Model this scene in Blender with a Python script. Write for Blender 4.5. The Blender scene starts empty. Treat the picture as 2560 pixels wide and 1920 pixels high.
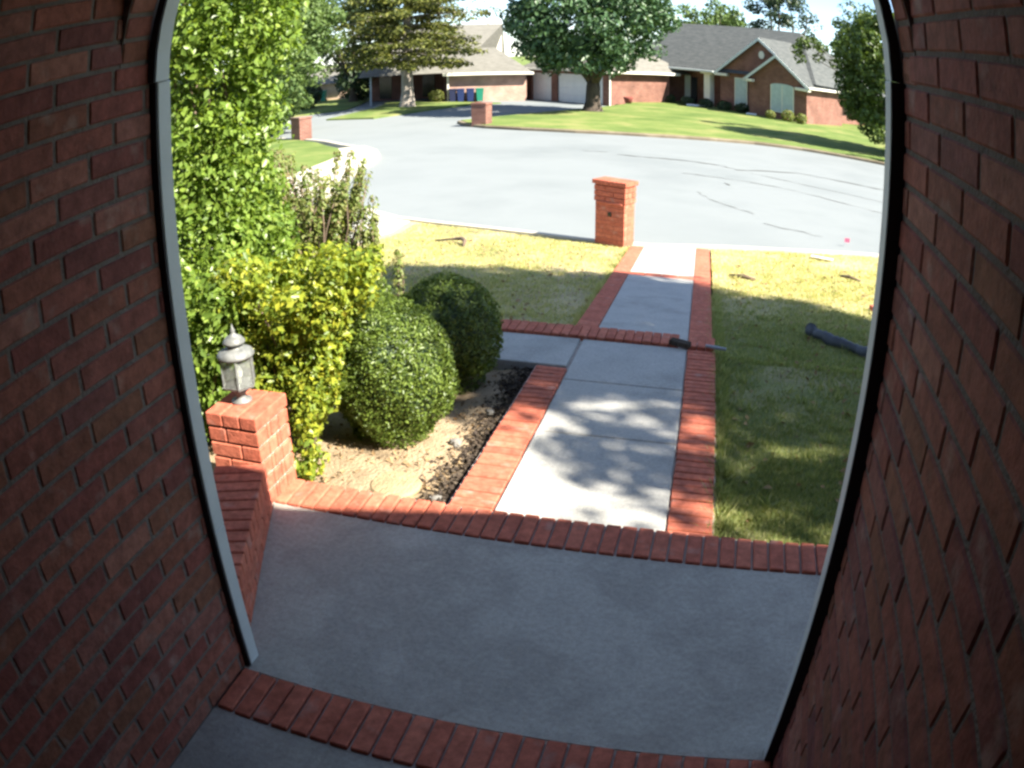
import bpy, math, random
import numpy as np
from mathutils import Vector, Matrix

random.seed(7)
rng = np.random.default_rng(7)
scene = bpy.context.scene
COL = scene.collection

# ------------------------------------------------------------------ camera
# wide-angle porch camera: real lens polynomial (theta as a function of radius in mm)
CAM_H = 2.0914
YAW, PITCH, ROLL = -0.25877, -0.41585, -0.00764
KP = (0.0340471918, 0.000233096993, -2.06632425e-05, 1.016855e-06)
fwd = Vector((math.sin(YAW) * math.cos(PITCH), math.cos(YAW) * math.cos(PITCH), math.sin(PITCH)))
rt0 = Vector((math.cos(YAW), -math.sin(YAW), 0))
up0 = rt0.cross(fwd)
rgt = math.cos(ROLL) * rt0 + math.sin(ROLL) * up0
upv = -math.sin(ROLL) * rt0 + math.cos(ROLL) * up0
cd = bpy.data.cameras.new('camera')
cam = bpy.data.objects.new('camera', cd)
COL.objects.link(cam)
cd.type = 'PANO'
cd.panorama_type = 'FISHEYE_LENS_POLYNOMIAL'
cd.sensor_fit = 'HORIZONTAL'
cd.sensor_width = 36.0
cd.sensor_height = 27.0
cd.fisheye_fov = math.radians(170)
cd.fisheye_polynomial_k0 = 0.0
cd.fisheye_polynomial_k1 = -KP[0]
cd.fisheye_polynomial_k2 = -KP[1]
cd.fisheye_polynomial_k3 = -KP[2]
cd.fisheye_polynomial_k4 = -KP[3]
cd.clip_start = 0.01
cd.clip_end = 2000
M = Matrix.Identity(4)
for i in range(3):
    M[i][0], M[i][1], M[i][2] = rgt[i], upv[i], -fwd[i]
M[0][3], M[1][3], M[2][3] = 0, 0, CAM_H
cam.matrix_world = M
scene.camera = cam

# ------------------------------------------------------------------ light
SUN_TO = Vector((1.0, -0.34, 1.0)).normalized()          # towards the sun
SUN_EL = math.asin(SUN_TO.z)
SUN_AZ = math.atan2(SUN_TO.x, SUN_TO.y)
world = bpy.data.worlds.new('World')
scene.world = world
world.use_nodes = True
wn, wl = world.node_tree.nodes, world.node_tree.links
bg = wn['Background']
sky = wn.new('ShaderNodeTexSky')
sky.sky_type = 'NISHITA'
sky.sun_disc = False
sky.sun_elevation = SUN_EL
sky.sun_rotation = SUN_AZ
sky.air_density = 0.75
sky.dust_density = 0.1
sky.ozone_density = 2.5
tc = wn.new('ShaderNodeTexCoord')
mp = wn.new('ShaderNodeMapping')
mp.inputs['Scale'].default_value = (2.2, 2.2, 7.0)
nz = wn.new('ShaderNodeTexNoise')
nz.inputs['Scale'].default_value = 1.6
nz.inputs['Detail'].default_value = 7
rmp = wn.new('ShaderNodeValToRGB')
rmp.color_ramp.elements[0].position = 0.53
rmp.color_ramp.elements[1].position = 0.73
mx = wn.new('ShaderNodeMixRGB')
mx.inputs[2].default_value = (6.0, 6.3, 6.6, 1)
wl.new(tc.outputs['Generated'], mp.inputs['Vector'])
wl.new(mp.outputs[0], nz.inputs['Vector'])
wl.new(nz.outputs['Fac'], rmp.inputs[0])
wl.new(rmp.outputs[0], mx.inputs[0])
tint = wn.new('ShaderNodeHueSaturation')
tint.inputs['Saturation'].default_value = 1.0
wl.new(sky.outputs[0], tint.inputs['Color'])
wl.new(tint.outputs[0], mx.inputs[1])
wl.new(mx.outputs[0], bg.inputs['Color'])
bg.inputs['Strength'].default_value = 0.078
sl = bpy.data.lights.new('sun', 'SUN')
sl.energy = 5.0
sl.angle = math.radians(0.8)
sl.color = (1.0, 0.93, 0.80)
so = bpy.data.objects.new('sun', sl)
COL.objects.link(so)
so.rotation_euler = SUN_TO.to_track_quat('Z', 'Y').to_euler()
so.location = (20, -6, 20)
vs = scene.view_settings
vs.view_transform = 'Standard'
vs.look = 'None'
vs.exposure = 2.0
vs.gamma = 1.0
scene.cycles.filter_width = 2.7
scene.cycles.use_denoising = True


def proj(p):
    """picture position (0..1, 0..1 down) of a world point, for culling unseen pieces"""
    d = Vector(p) - Vector((0, 0, CAM_H))
    x, y, z = d.dot(rgt), d.dot(upv), d.dot(fwd)
    rr = math.hypot(x, y)
    th = math.atan2(rr, z)
    if th > 1.0:
        return (9, 9)
    r = th / KP[0]
    for _ in range(12):
        g = KP[0] * r + KP[1] * r ** 2 + KP[2] * r ** 3 + KP[3] * r ** 4 - th
        r -= g / (KP[0] + 2 * KP[1] * r + 3 * KP[2] * r ** 2 + 4 * KP[3] * r ** 3)
    return (0.5 + r * x / rr / 36.0, 0.5 - r * y / rr / 27.0)


def seen(p, m=0.02):
    a, b = proj(p)
    return -m < a < 1 + m and -m < b < 1 + m


# ------------------------------------------------------------------ materials
MATS = {}


def principled(name, col, rough=0.8, spec=0.3, metal=0.0):
    m = bpy.data.materials.new(name)
    m.use_nodes = True
    b = m.node_tree.nodes['Principled BSDF']
    b.inputs['Base Color'].default_value = (*col, 1)
    b.inputs['Roughness'].default_value = rough
    b.inputs['Specular IOR Level'].default_value = spec
    b.inputs['Metallic'].default_value = metal
    MATS[name] = m
    return m, m.node_tree.nodes, m.node_tree.links, b


def noisy(name, cols, scale=4.0, detail=6, rough=0.85, spec=0.25, bump=0.0, bscale=60.0, stops=None, dist=0.0, coord='Object', stretch=None, speck=None):
    """colour ramp over noise + fine bump"""
    m, n, l, b = principled(name, cols[0], rough, spec)
    t = n.new('ShaderNodeTexCoord')
    nz = n.new('ShaderNodeTexNoise')
    nz.inputs['Scale'].default_value = scale
    nz.inputs['Detail'].default_value = detail
    nz.inputs['Roughness'].default_value = 0.62
    nz.inputs['Distortion'].default_value = dist
    src = t.outputs[coord]
    if stretch:
        mm = n.new('ShaderNodeMapping')
        mm.inputs['Scale'].default_value = stretch
        l.new(src, mm.inputs['Vector'])
        src = mm.outputs[0]
    l.new(src, nz.inputs['Vector'])
    r = n.new('ShaderNodeValToRGB')
    e = r.color_ramp.elements
    k = len(cols)
    stops = stops or [0.3 + 0.4 * i / (k - 1) for i in range(k)]
    while len(e) < k:
        e.new(0.5)
    for i in range(k):
        e[i].position = stops[i]
        e[i].color = (*cols[i], 1)
    l.new(nz.outputs['Fac'], r.inputs[0])
    l.new(r.outputs[0], b.inputs['Base Color'])
    if speck:
        n5 = n.new('ShaderNodeTexNoise')
        n5.inputs['Scale'].default_value = speck
        n5.inputs['Detail'].default_value = 4
        n5.inputs['Roughness'].default_value = 0.8
        l.new(src, n5.inputs['Vector'])
        r5 = n.new('ShaderNodeValToRGB')
        r5.color_ramp.elements[0].position = 0.36
        r5.color_ramp.elements[0].color = (0.82, 0.82, 0.82, 1)
        r5.color_ramp.elements[1].position = 0.62
        r5.color_ramp.elements[1].color = (1.08, 1.08, 1.08, 1)
        l.new(n5.outputs['Fac'], r5.inputs[0])
        m5 = n.new('ShaderNodeMixRGB')
        m5.blend_type = 'MULTIPLY'
        m5.inputs[0].default_value = 1
        l.new(r.outputs[0], m5.inputs[1])
        l.new(r5.outputs[0], m5.inputs[2])
        l.new(m5.outputs[0], b.inputs['Base Color'])
    if bump:
        n2 = n.new('ShaderNodeTexNoise')
        n2.inputs['Scale'].default_value = bscale
        n2.inputs['Detail'].default_value = 5
        l.new(src, n2.inputs['Vector'])
        bp = n.new('ShaderNodeBump')
        bp.inputs['Strength'].default_value = bump
        bp.inputs['Distance'].default_value = 0.02
        l.new(n2.outputs['Fac'], bp.inputs['Height'])
        l.new(bp.outputs[0], b.inputs['Normal'])
    return m


def brickmat(name, cols, island=False, spec=0.2):
    """fired clay: tone by brick, mottled, pitted"""
    m, n, l, b = principled(name, cols[0], 0.8, spec)
    if island:
        g = n.new('ShaderNodeNewGeometry')
        rnd = g.outputs['Random Per Island']
    else:
        o = n.new('ShaderNodeObjectInfo')
        rnd = o.outputs['Random']
    r = n.new('ShaderNodeValToRGB')
    e = r.color_ramp.elements
    while len(e) < len(cols):
        e.new(0.5)
    for i, c in enumerate(cols):
        e[i].position = i / (len(cols) - 1)
        e[i].color = (*c, 1)
    l.new(rnd, r.inputs[0])
    t = n.new('ShaderNodeTexCoord')
    ad = n.new('ShaderNodeVectorMath')
    ad.operation = 'ADD'
    mu = n.new('ShaderNodeVectorMath')
    mu.operation = 'SCALE'
    mu.inputs[0].default_value = (17.0, 31.0, 11.0)
    l.new(rnd, mu.inputs['Scale'])
    l.new(t.outputs['Object'], ad.inputs[0])
    l.new(mu.outputs[0], ad.inputs[1])
    nz = n.new('ShaderNodeTexNoise')
    nz.inputs['Scale'].default_value = 22
    nz.inputs['Detail'].default_value = 7
    nz.inputs['Roughness'].default_value = 0.7
    l.new(ad.outputs[0], nz.inputs['Vector'])
    r2 = n.new('ShaderNodeValToRGB')
    r2.color_ramp.elements[0].position = 0.28
    r2.color_ramp.elements[0].color = (0.55, 0.52, 0.5, 1)
    r2.color_ramp.elements[1].position = 0.72
    r2.color_ramp.elements[1].color = (1.35, 1.35, 1.35, 1)
    l.new(nz.outputs['Fac'], r2.inputs[0])
    mix = n.new('ShaderNodeMixRGB')
    mix.blend_type = 'MULTIPLY'
    mix.inputs[0].default_value = 1
    l.new(r.outputs[0], mix.inputs[1])
    l.new(r2.outputs[0], mix.inputs[2])
    # pale lime bloom / chalky spots
    n3 = n.new('ShaderNodeTexNoise')
    n3.inputs['Scale'].default_value = 9
    n3.inputs['Detail'].default_value = 8
    l.new(ad.outputs[0], n3.inputs['Vector'])
    r3 = n.new('ShaderNodeValToRGB')
    r3.color_ramp.elements[0].position = 0.60
    r3.color_ramp.elements[0].color = (0, 0, 0, 1)
    r3.color_ramp.elements[1].position = 0.78
    r3.color_ramp.elements[1].color = (0.45, 0.45, 0.45, 1)
    l.new(n3.outputs['Fac'], r3.inputs[0])
    mix2 = n.new('ShaderNodeMixRGB')
    mix2.inputs[2].default_value = (0.42, 0.34, 0.29, 1)
    l.new(r3.outputs[0], mix2.inputs[0])
    l.new(mix.outputs[0], mix2.inputs[1])
    l.new(mix2.outputs[0], b.inputs['Base Color'])
    bp = n.new('ShaderNodeBump')
    bp.inputs['Strength'].default_value = 0.5
    bp.inputs['Distance'].default_value = 0.006
    n4 = n.new('ShaderNodeTexNoise')
    n4.inputs['Scale'].default_value = 70
    n4.inputs['Detail'].default_value = 6
    l.new(ad.outputs[0], n4.inputs['Vector'])
    l.new(n4.outputs['Fac'], bp.inputs['Height'])
    l.new(bp.outputs[0], b.inputs['Normal'])
    return m


def farbrick(name, c1, c2, mortar, sx=1.0):
    m, n, l, b = principled(name, c1, 0.85, 0.2)
    t = n.new('ShaderNodeTexCoord')
    s = n.new('ShaderNodeSeparateXYZ')
    l.new(t.outputs['Object'], s.inputs[0])
    a = n.new('ShaderNodeMath')
    a.operation = 'ADD'
    l.new(s.outputs[0], a.inputs[0])
    l.new(s.outputs[1], a.inputs[1])
    c = n.new('ShaderNodeCombineXYZ')
    l.new(a.outputs[0], c.inputs[0])
    l.new(s.outputs[2], c.inputs[1])
    k = n.new('ShaderNodeTexBrick')
    k.inputs['Scale'].default_value = 1.0
    k.inputs['Brick Width'].default_value = 0.255
    k.inputs['Row Height'].default_value = 0.078
    k.inputs['Mortar Size'].default_value = 0.008
    k.inputs['Color1'].default_value = (*c1, 1)
    k.inputs['Color2'].default_value = (*c2, 1)
    k.inputs['Mortar'].default_value = (*mortar, 1)
    l.new(c.outputs[0], k.inputs['Vector'])
    nz = n.new('ShaderNodeTexNoise')
    nz.inputs['Scale'].default_value = 1.1
    nz.inputs['Detail'].default_value = 6
    l.new(t.outputs['Object'], nz.inputs['Vector'])
    r2 = n.new('ShaderNodeValToRGB')
    r2.color_ramp.elements[0].position = 0.3
    r2.color_ramp.elements[0].color = (0.7, 0.7, 0.7, 1)
    r2.color_ramp.elements[1].position = 0.7
    r2.color_ramp.elements[1].color = (1.2, 1.2, 1.2, 1)
    l.new(nz.outputs['Fac'], r2.inputs[0])
    mix = n.new('ShaderNodeMixRGB')
    mix.blend_type = 'MULTIPLY'
    mix.inputs[0].default_value = 1
    l.new(k.outputs['Color'], mix.inputs[1])
    l.new(r2.outputs[0], mix.inputs[2])
    l.new(mix.outputs[0], b.inputs['Base Color'])
    return m


def leafmat(name, cols, trans=0.35, rough=0.45, spec=0.35):
    m = bpy.data.materials.new(name)
    m.use_nodes = True
    n, l = m.node_tree.nodes, m.node_tree.links
    b = n['Principled BSDF']
    out = n['Material Output']
    g = n.new('ShaderNodeNewGeometry')
    r = n.new('ShaderNodeValToRGB')
    e = r.color_ramp.elements
    while len(e) < len(cols):
        e.new(0.5)
    for i, c in enumerate(cols):
        e[i].position = i / (len(cols) - 1)
        e[i].color = (*c, 1)
    l.new(g.outputs['Random Per Island'], r.inputs[0])
    l.new(r.outputs[0], b.inputs['Base Color'])
    b.inputs['Roughness'].default_value = rough
    b.inputs['Specular IOR Level'].default_value = spec
    t = n.new('ShaderNodeBsdfTranslucent')
    br = n.new('ShaderNodeMixRGB')
    br.blend_type = 'MULTIPLY'
    br.inputs[0].default_value = 1
    br.inputs[2].default_value = (1.25, 1.2, 0.5, 1)
    l.new(r.outputs[0], br.inputs[1])
    l.new(br.outputs[0], t.inputs['Color'])
    ms = n.new('ShaderNodeMixShader')
    ms.inputs[0].default_value = trans
    l.new(b.outputs[0], ms.inputs[1])
    l.new(t.outputs[0], ms.inputs[2])
    l.new(ms.outputs[0], out.inputs['Surface'])
    MATS[name] = m
    return m


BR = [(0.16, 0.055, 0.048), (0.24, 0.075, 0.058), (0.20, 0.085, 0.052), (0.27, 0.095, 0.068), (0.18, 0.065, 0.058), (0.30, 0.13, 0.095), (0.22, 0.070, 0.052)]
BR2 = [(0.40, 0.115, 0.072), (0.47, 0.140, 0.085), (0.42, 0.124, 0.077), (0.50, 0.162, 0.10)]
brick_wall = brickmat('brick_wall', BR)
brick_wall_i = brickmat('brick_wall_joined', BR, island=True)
brick_pave = brickmat('brick_paver', BR2)
brick_pave_i = brickmat('brick_paver_joined', BR2, island=True)
mortar = noisy('mortar', [(0.13, 0.11, 0.098), (0.19, 0.165, 0.148)], 18, 6, 0.95, 0.1, 0.5, 90)
mortar_l = noisy('mortar_pale', [(0.36, 0.31, 0.27), (0.50, 0.44, 0.39)], 18, 6, 0.95, 0.1, 0.5, 90)
mortar_r = noisy('mortar_red', [(0.34, 0.115, 0.075), (0.42, 0.15, 0.10)], 18, 6, 0.95, 0.1, 0.5, 90)
concrete = noisy('concrete', [(0.33, 0.325, 0.30), (0.43, 0.42, 0.39), (0.37, 0.365, 0.34)], 2.2, 9, 0.9, 0.2, 0.35, 110, speck=55)
concrete_in = noisy('concrete_porch', [(0.29, 0.275, 0.24), (0.42, 0.40, 0.35), (0.33, 0.31, 0.27), (0.46, 0.435, 0.385)], 1.3, 11, 0.8, 0.3, 0.3, 90, stops=[0.3, 0.45, 0.55, 0.7], speck=42)
streetm = noisy('street_concrete', [(0.142, 0.160, 0.165), (0.186, 0.204, 0.208), (0.160, 0.178, 0.183)], 0.12, 12, 0.9, 0.2, 0.15, 20)
crackm = principled('crack_tar', (0.10, 0.10, 0.095), 0.9, 0.1)[0]
curbm = noisy('curb_concrete', [(0.42, 0.38, 0.30), (0.52, 0.48, 0.39)], 1.5, 7, 0.9, 0.2, 0.2, 60)
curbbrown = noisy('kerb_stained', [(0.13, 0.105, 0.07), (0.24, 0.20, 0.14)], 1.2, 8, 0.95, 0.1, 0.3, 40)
soil = noisy('garden_soil', [(0.11, 0.085, 0.055), (0.28, 0.21, 0.135), (0.36, 0.275, 0.18), (0.19, 0.14, 0.09)], 2.6, 9, 0.95, 0.1, 0.9, 50, stops=[0.32, 0.45, 0.55, 0.7])
lawnm = noisy('lawn_turf', [(0.19, 0.18, 0.10), (0.37, 0.31, 0.18), (0.50, 0.42, 0.25), (0.22, 0.24, 0.11)], 0.7, 12, 0.95, 0.1, 1.0, 70, stops=[0.36, 0.46, 0.56, 0.68], speck=16)
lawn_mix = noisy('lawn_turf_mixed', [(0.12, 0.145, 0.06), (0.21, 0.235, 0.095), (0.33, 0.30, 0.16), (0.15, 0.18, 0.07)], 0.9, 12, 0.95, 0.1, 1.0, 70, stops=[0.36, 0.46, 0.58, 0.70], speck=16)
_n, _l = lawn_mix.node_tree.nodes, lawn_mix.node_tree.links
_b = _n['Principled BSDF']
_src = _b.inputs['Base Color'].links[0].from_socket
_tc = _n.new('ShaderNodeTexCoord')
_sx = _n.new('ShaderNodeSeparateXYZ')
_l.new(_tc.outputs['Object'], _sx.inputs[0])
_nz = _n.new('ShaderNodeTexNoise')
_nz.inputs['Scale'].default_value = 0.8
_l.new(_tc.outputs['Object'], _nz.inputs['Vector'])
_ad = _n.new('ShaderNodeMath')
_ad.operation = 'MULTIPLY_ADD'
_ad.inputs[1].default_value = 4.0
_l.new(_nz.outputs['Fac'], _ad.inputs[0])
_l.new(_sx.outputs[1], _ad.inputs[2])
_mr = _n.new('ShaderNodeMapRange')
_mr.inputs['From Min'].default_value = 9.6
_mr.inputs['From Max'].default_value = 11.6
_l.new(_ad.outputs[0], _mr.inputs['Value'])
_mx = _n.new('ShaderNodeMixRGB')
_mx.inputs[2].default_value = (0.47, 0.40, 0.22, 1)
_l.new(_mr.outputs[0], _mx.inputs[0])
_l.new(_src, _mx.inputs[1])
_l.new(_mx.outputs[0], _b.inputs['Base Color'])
farlawn = noisy('far_lawn', [(0.085, 0.13, 0.035), (0.13, 0.175, 0.05), (0.21, 0.21, 0.08)], 0.5, 10, 0.95, 0.1, 1.0, 30, stops=[0.35, 0.52, 0.68])
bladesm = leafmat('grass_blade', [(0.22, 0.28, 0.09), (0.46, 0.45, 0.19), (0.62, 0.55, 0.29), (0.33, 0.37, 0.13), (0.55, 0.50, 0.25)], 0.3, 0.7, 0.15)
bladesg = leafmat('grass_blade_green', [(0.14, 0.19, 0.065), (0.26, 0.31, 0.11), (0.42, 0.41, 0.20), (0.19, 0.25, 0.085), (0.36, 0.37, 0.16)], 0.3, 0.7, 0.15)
trimm = noisy('trim_paint', [(0.50, 0.54, 0.54), (0.57, 0.61, 0.60)], 5, 6, 0.55, 0.4, 0.05, 40)
shadetrim = principled('trim_shade_dark', (0.03, 0.03, 0.032), 0.8, 0.2)[0]  # near-black standing in for shade on the trim's inner face
plaster = noisy('soffit_paint', [(0.16, 0.15, 0.14), (0.20, 0.19, 0.18)], 4, 5, 0.9)
doorm = noisy('door_wood', [(0.05, 0.03, 0.02), (0.09, 0.05, 0.03)], 3, 6, 0.5, 0.4, stretch=(6, 6, 0.6))
shingle = noisy('shingle_grey', [(0.058, 0.064, 0.064), (0.082, 0.088, 0.087), (0.108, 0.112, 0.109)], 2.0, 9, 0.95, 0.1, 0.6, 12, stretch=(1.0, 1.0, 5.0))
shingle_t = noisy('shingle_tan', [(0.115, 0.112, 0.098), (0.15, 0.145, 0.128), (0.185, 0.178, 0.158)], 2.0, 9, 0.95, 0.1, 0.6, 12, stretch=(1.0, 1.0, 5.0))
whitep = noisy('cream_paint', [(0.66, 0.63, 0.54), (0.74, 0.71, 0.62)], 2, 5, 0.6, 0.3)
gdoor = noisy('garage_door_white', [(0.66, 0.68, 0.70), (0.74, 0.75, 0.76)], 2, 5, 0.5, 0.4)
blindm = noisy('blind_white', [(0.36, 0.44, 0.44), (0.46, 0.54, 0.53)], 3, 4, 0.6)
fb_red = farbrick('far_brick_red', (0.165, 0.066, 0.048), (0.225, 0.098, 0.07), (0.21, 0.16, 0.135))
fb_pink = farbrick('far_brick_rose', (0.36, 0.21, 0.16), (0.43, 0.26, 0.20), (0.42, 0.34, 0.29))
fb_tan = farbrick('far_brick_tan', (0.42, 0.29, 0.20), (0.48, 0.34, 0.24), (0.5, 0.42, 0.35))
bark = noisy('bark', [(0.035, 0.028, 0.022), (0.10, 0.08, 0.065)], 6, 8, 0.95, 0.1, 1.0, 25, stretch=(1, 1, 0.25))
bark_pale = noisy('bark_pale', [(0.22, 0.19, 0.16), (0.36, 0.32, 0.28)], 5, 8, 0.95, 0.1, 1.0, 25, stretch=(1, 1, 0.25))
stem_m = noisy('stem_bark', [(0.10, 0.07, 0.05), (0.20, 0.15, 0.11)], 12, 5, 0.9)
metal_g = noisy('lantern_metal', [(0.075, 0.08, 0.078), (0.19, 0.195, 0.19)], 25, 6, 0.5, 0.5)
glassm, _n, _l, _b = principled('lantern_glass', (0.9, 0.93, 0.9), 0.12, 0.5)
_b.inputs['Transmission Weight'].default_value = 0.9
_b.inputs['IOR'].default_value = 1.15
bulbm = principled('bulb_white', (0.85, 0.84, 0.75), 0.4, 0.4)[0]
binblue = principled('bin_blue', (0.010, 0.022, 0.085), 0.5, 0.4)[0]
binnavy = principled('bin_navy', (0.012, 0.016, 0.05), 0.5, 0.4)[0]
bingreen = principled('bin_green', (0.01, 0.16, 0.10), 0.5, 0.4)[0]
pipem = noisy('pipe_grey', [(0.045, 0.05, 0.06), (0.09, 0.10, 0.115)], 8, 5, 0.6, 0.3)
sandst = noisy('pale_stone', [(0.26, 0.20, 0.12), (0.38, 0.30, 0.18)], 14, 8, 0.95, 0.1, 0.7, 60)
greyst = noisy('grey_stone', [(0.12, 0.11, 0.10), (0.28, 0.27, 0.25)], 20, 6, 0.9, 0.15, 0.6, 60)
deadleaf = leafmat('dead_leaf', [(0.20, 0.12, 0.06), (0.34, 0.24, 0.13), (0.14, 0.09, 0.05)], 0.1, 0.8, 0.1)
mulchm = leafmat('mulch_bit', [(0.03, 0.024, 0.02), (0.06, 0.045, 0.035), (0.10, 0.08, 0.06), (0.045, 0.035, 0.03)], 0.0, 0.9, 0.1)
pinkm = principled('flag_pink', (0.85, 0.12, 0.20), 0.6, 0.2)[0]
darkglass = principled('dark_opening', (0.012, 0.014, 0.016), 0.15, 0.5)[0]
terracotta = principled('clay_pot', (0.20, 0.06, 0.05), 0.8, 0.2)[0]
greypaint = principled('grey_blue_post', (0.30, 0.34, 0.38), 0.6, 0.3)[0]

L_TALL = leafmat('leaf_tall_shrub', [(0.09, 0.15, 0.028), (0.16, 0.25, 0.042), (0.23, 0.33, 0.055), (0.12, 0.20, 0.034), (0.30, 0.39, 0.08)], 0.45, 0.35, 0.4)
L_HEDGE = leafmat('leaf_golden', [(0.11, 0.17, 0.03), (0.20, 0.27, 0.035), (0.33, 0.36, 0.035), (0.15, 0.22, 0.03), (0.44, 0.43, 0.045)], 0.42, 0.38, 0.4)
L_BOX = leafmat('leaf_boxwood', [(0.06, 0.10, 0.018), (0.11, 0.165, 0.028), (0.16, 0.22, 0.038), (0.085, 0.13, 0.024)], 0.3, 0.4, 0.4)
L_CREPE = leafmat('leaf_crepe', [(0.10, 0.15, 0.035), (0.17, 0.23, 0.05), (0.21, 0.16, 0.08), (0.13, 0.19, 0.04), (0.24, 0.26, 0.08), (0.16, 0.22, 0.045)], 0.4, 0.5, 0.3)
L_OAK = leafmat('leaf_round_tree', [(0.028, 0.065, 0.03), (0.052, 0.105, 0.044), (0.08, 0.145, 0.06), (0.04, 0.085, 0.036)], 0.25, 0.42, 0.4)
L_CEDAR = leafmat('leaf_cedar', [(0.045, 0.06, 0.015), (0.09, 0.105, 0.02), (0.14, 0.145, 0.028), (0.06, 0.08, 0.02)], 0.2, 0.6, 0.25)
L_ELM = leafmat('leaf_soft_tree', [(0.055, 0.10, 0.028), (0.09, 0.145, 0.04), (0.13, 0.19, 0.055), (0.075, 0.12, 0.035)], 0.3, 0.5, 0.3)
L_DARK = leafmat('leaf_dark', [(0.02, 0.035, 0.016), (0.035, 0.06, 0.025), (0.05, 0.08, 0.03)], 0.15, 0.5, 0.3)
L_RIGHT = leafmat('leaf_right_tree', [(0.035, 0.065, 0.012), (0.065, 0.105, 0.018), (0.10, 0.145, 0.028), (0.05, 0.08, 0.015)], 0.3, 0.45, 0.35)


# ------------------------------------------------------------------ mesh helpers
class MB:
    def __init__(s):
        s.v, s.f, s.mi, s.k = [], [], [], 0

    def m(s, k):
        s.k = k
        return s

    def add(s, vs, fs):
        b = len(s.v)
        s.v += [tuple(p) for p in vs]
        s.f += [tuple(b + i for i in f) for f in fs]
        s.mi += [s.k] * len(fs)
        return s

    def box(s, x0, x1, y0, y1, z0, z1):
        return s.add([(x0, y0, z0), (x1, y0, z0), (x1, y1, z0), (x0, y1, z0), (x0, y0, z1), (x1, y0, z1), (x1, y1, z1), (x0, y1, z1)],
                     [(0, 3, 2, 1), (4, 5, 6, 7), (0, 1, 5, 4), (1, 2, 6, 5), (2, 3, 7, 6), (3, 0, 4, 7)])

    def cbox(s, x0, x1, y0, y1, z0, z1, c=0.006):
        """chamfered box"""
        X, Y, Z = (x0, x1), (y0, y1), (z0, z1)
        sg = (1, -1)
        vs, idx = [], {}
        for i in (0, 1):
            for j in (0, 1):
                for k in (0, 1):
                    for a in range(3):
                        p = [X[i] + sg[i] * c, Y[j] + sg[j] * c, Z[k] + sg[k] * c]
                        p[a] = (X, Y, Z)[a][(i, j, k)[a]]
                        idx[(i, j, k, a)] = len(vs)
                        vs.append(tuple(p))
        fs = []
        q = ((0, 0), (1, 0), (1, 1), (0, 1))
        for a in range(3):
            o = [t for t in range(3) if t != a]
            for e in (0, 1):
                f = []
                for (u, w) in q:
                    c3 = [0, 0, 0]
                    c3[a], c3[o[0]], c3[o[1]] = e, u, w
                    f.append(idx[(*c3, a)])
                fs.append(tuple(f))
        for a in range(3):
            o = [t for t in range(3) if t != a]
            for (u, w) in q:
                f = []
                for e, ax in ((0, o[0]), (0, o[1]), (1, o[1]), (1, o[0])):
                    c3 = [0, 0, 0]
                    c3[a], c3[o[0]], c3[o[1]] = e, u, w
                    f.append(idx[(*c3, ax)])
                fs.append(tuple(f))
        for i in (0, 1):
            for j in (0, 1):
                for k in (0, 1):
                    fs.append(tuple(idx[(i, j, k, a)] for a in range(3)))
        return s.add(vs, fs)

    def prism(s, poly, y0, y1):
        """polygon in x,z extruded along y"""
        n = len(poly)
        vs = [(x, y0, z) for x, z in poly] + [(x, y1, z) for x, z in poly]
        fs = [tuple(range(n)), tuple(range(2 * n - 1, n - 1, -1))]
        fs += [(i, n + i, n + (i + 1) % n, (i + 1) % n) for i in range(n)]
        return s.add(vs, fs)

    def prismx(s, poly, x0, x1):
        """polygon in y,z extruded along x"""
        n = len(poly)
        vs = [(x0, y, z) for y, z in poly] + [(x1, y, z) for y, z in poly]
        fs = [tuple(range(n)), tuple(range(2 * n - 1, n - 1, -1))]
        fs += [(i, n + i, n + (i + 1) % n, (i + 1) % n) for i in range(n)]
        return s.add(vs, fs)

    def flat(s, poly, zf, th=0.1):
        """ground polygon, top height from zf(x,y), with thickness"""
        n = len(poly)
        vs = [(x, y, zf(x, y)) for x, y in poly] + [(x, y, zf(x, y) - th) for x, y in poly]
        fs = [tuple(range(n)), tuple(range(2 * n - 1, n - 1, -1))]
        fs += [(i, n + i, n + (i + 1) % n, (i + 1) % n) for i in range(n)]
        return s.add(vs, fs)

    def tube(s, pts, rad, n=8, cap=True):
        pts = [Vector(p) for p in pts]
        if not hasattr(rad, '__len__'):
            rad = [rad] * len(pts)
        b = len(s.v)
        ref = Vector((0.31, 0.87, 0.1))
        for i, p in enumerate(pts):
            t = (pts[min(i + 1, len(pts) - 1)] - pts[max(i - 1, 0)]).normalized()
            a = t.cross(ref).normalized()
            c = t.cross(a)
            for k in range(n):
                an = 2 * math.pi * k / n
                s.v.append(tuple(p + (a * math.cos(an) + c * math.sin(an)) * rad[i]))
        for i in range(len(pts) - 1):
            for k in range(n):
                s.f.append((b + i * n + k, b + i * n + (k + 1) % n, b + (i + 1) * n + (k + 1) % n, b + (i + 1) * n + k))
                s.mi.append(s.k)
        if cap:
            s.f.append(tuple(b + k for k in range(n - 1, -1, -1)))
            s.f.append(tuple(b + (len(pts) - 1) * n + k for k in range(n)))
            s.mi += [s.k, s.k]
        return s

    def lathe(s, prof, n=16, c=(0, 0, 0), a0=0.0):
        b = len(s.v)
        for r, z in prof:
            for k in range(n):
                an = 2 * math.pi * k / n + a0
                s.v.append((c[0] + r * math.cos(an), c[1] + r * math.sin(an), c[2] + z))
        for i in range(len(prof) - 1):
            for k in range(n):
                s.f.append((b + i * n + k, b + i * n + (k + 1) % n, b + (i + 1) * n + (k + 1) % n, b + (i + 1) * n + k))
                s.mi.append(s.k)
        s.f.append(tuple(b + k for k in range(n - 1, -1, -1)))
        s.f.append(tuple(b + (len(prof) - 1) * n + k for k in range(n)))
        s.mi += [s.k, s.k]
        return s

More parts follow.
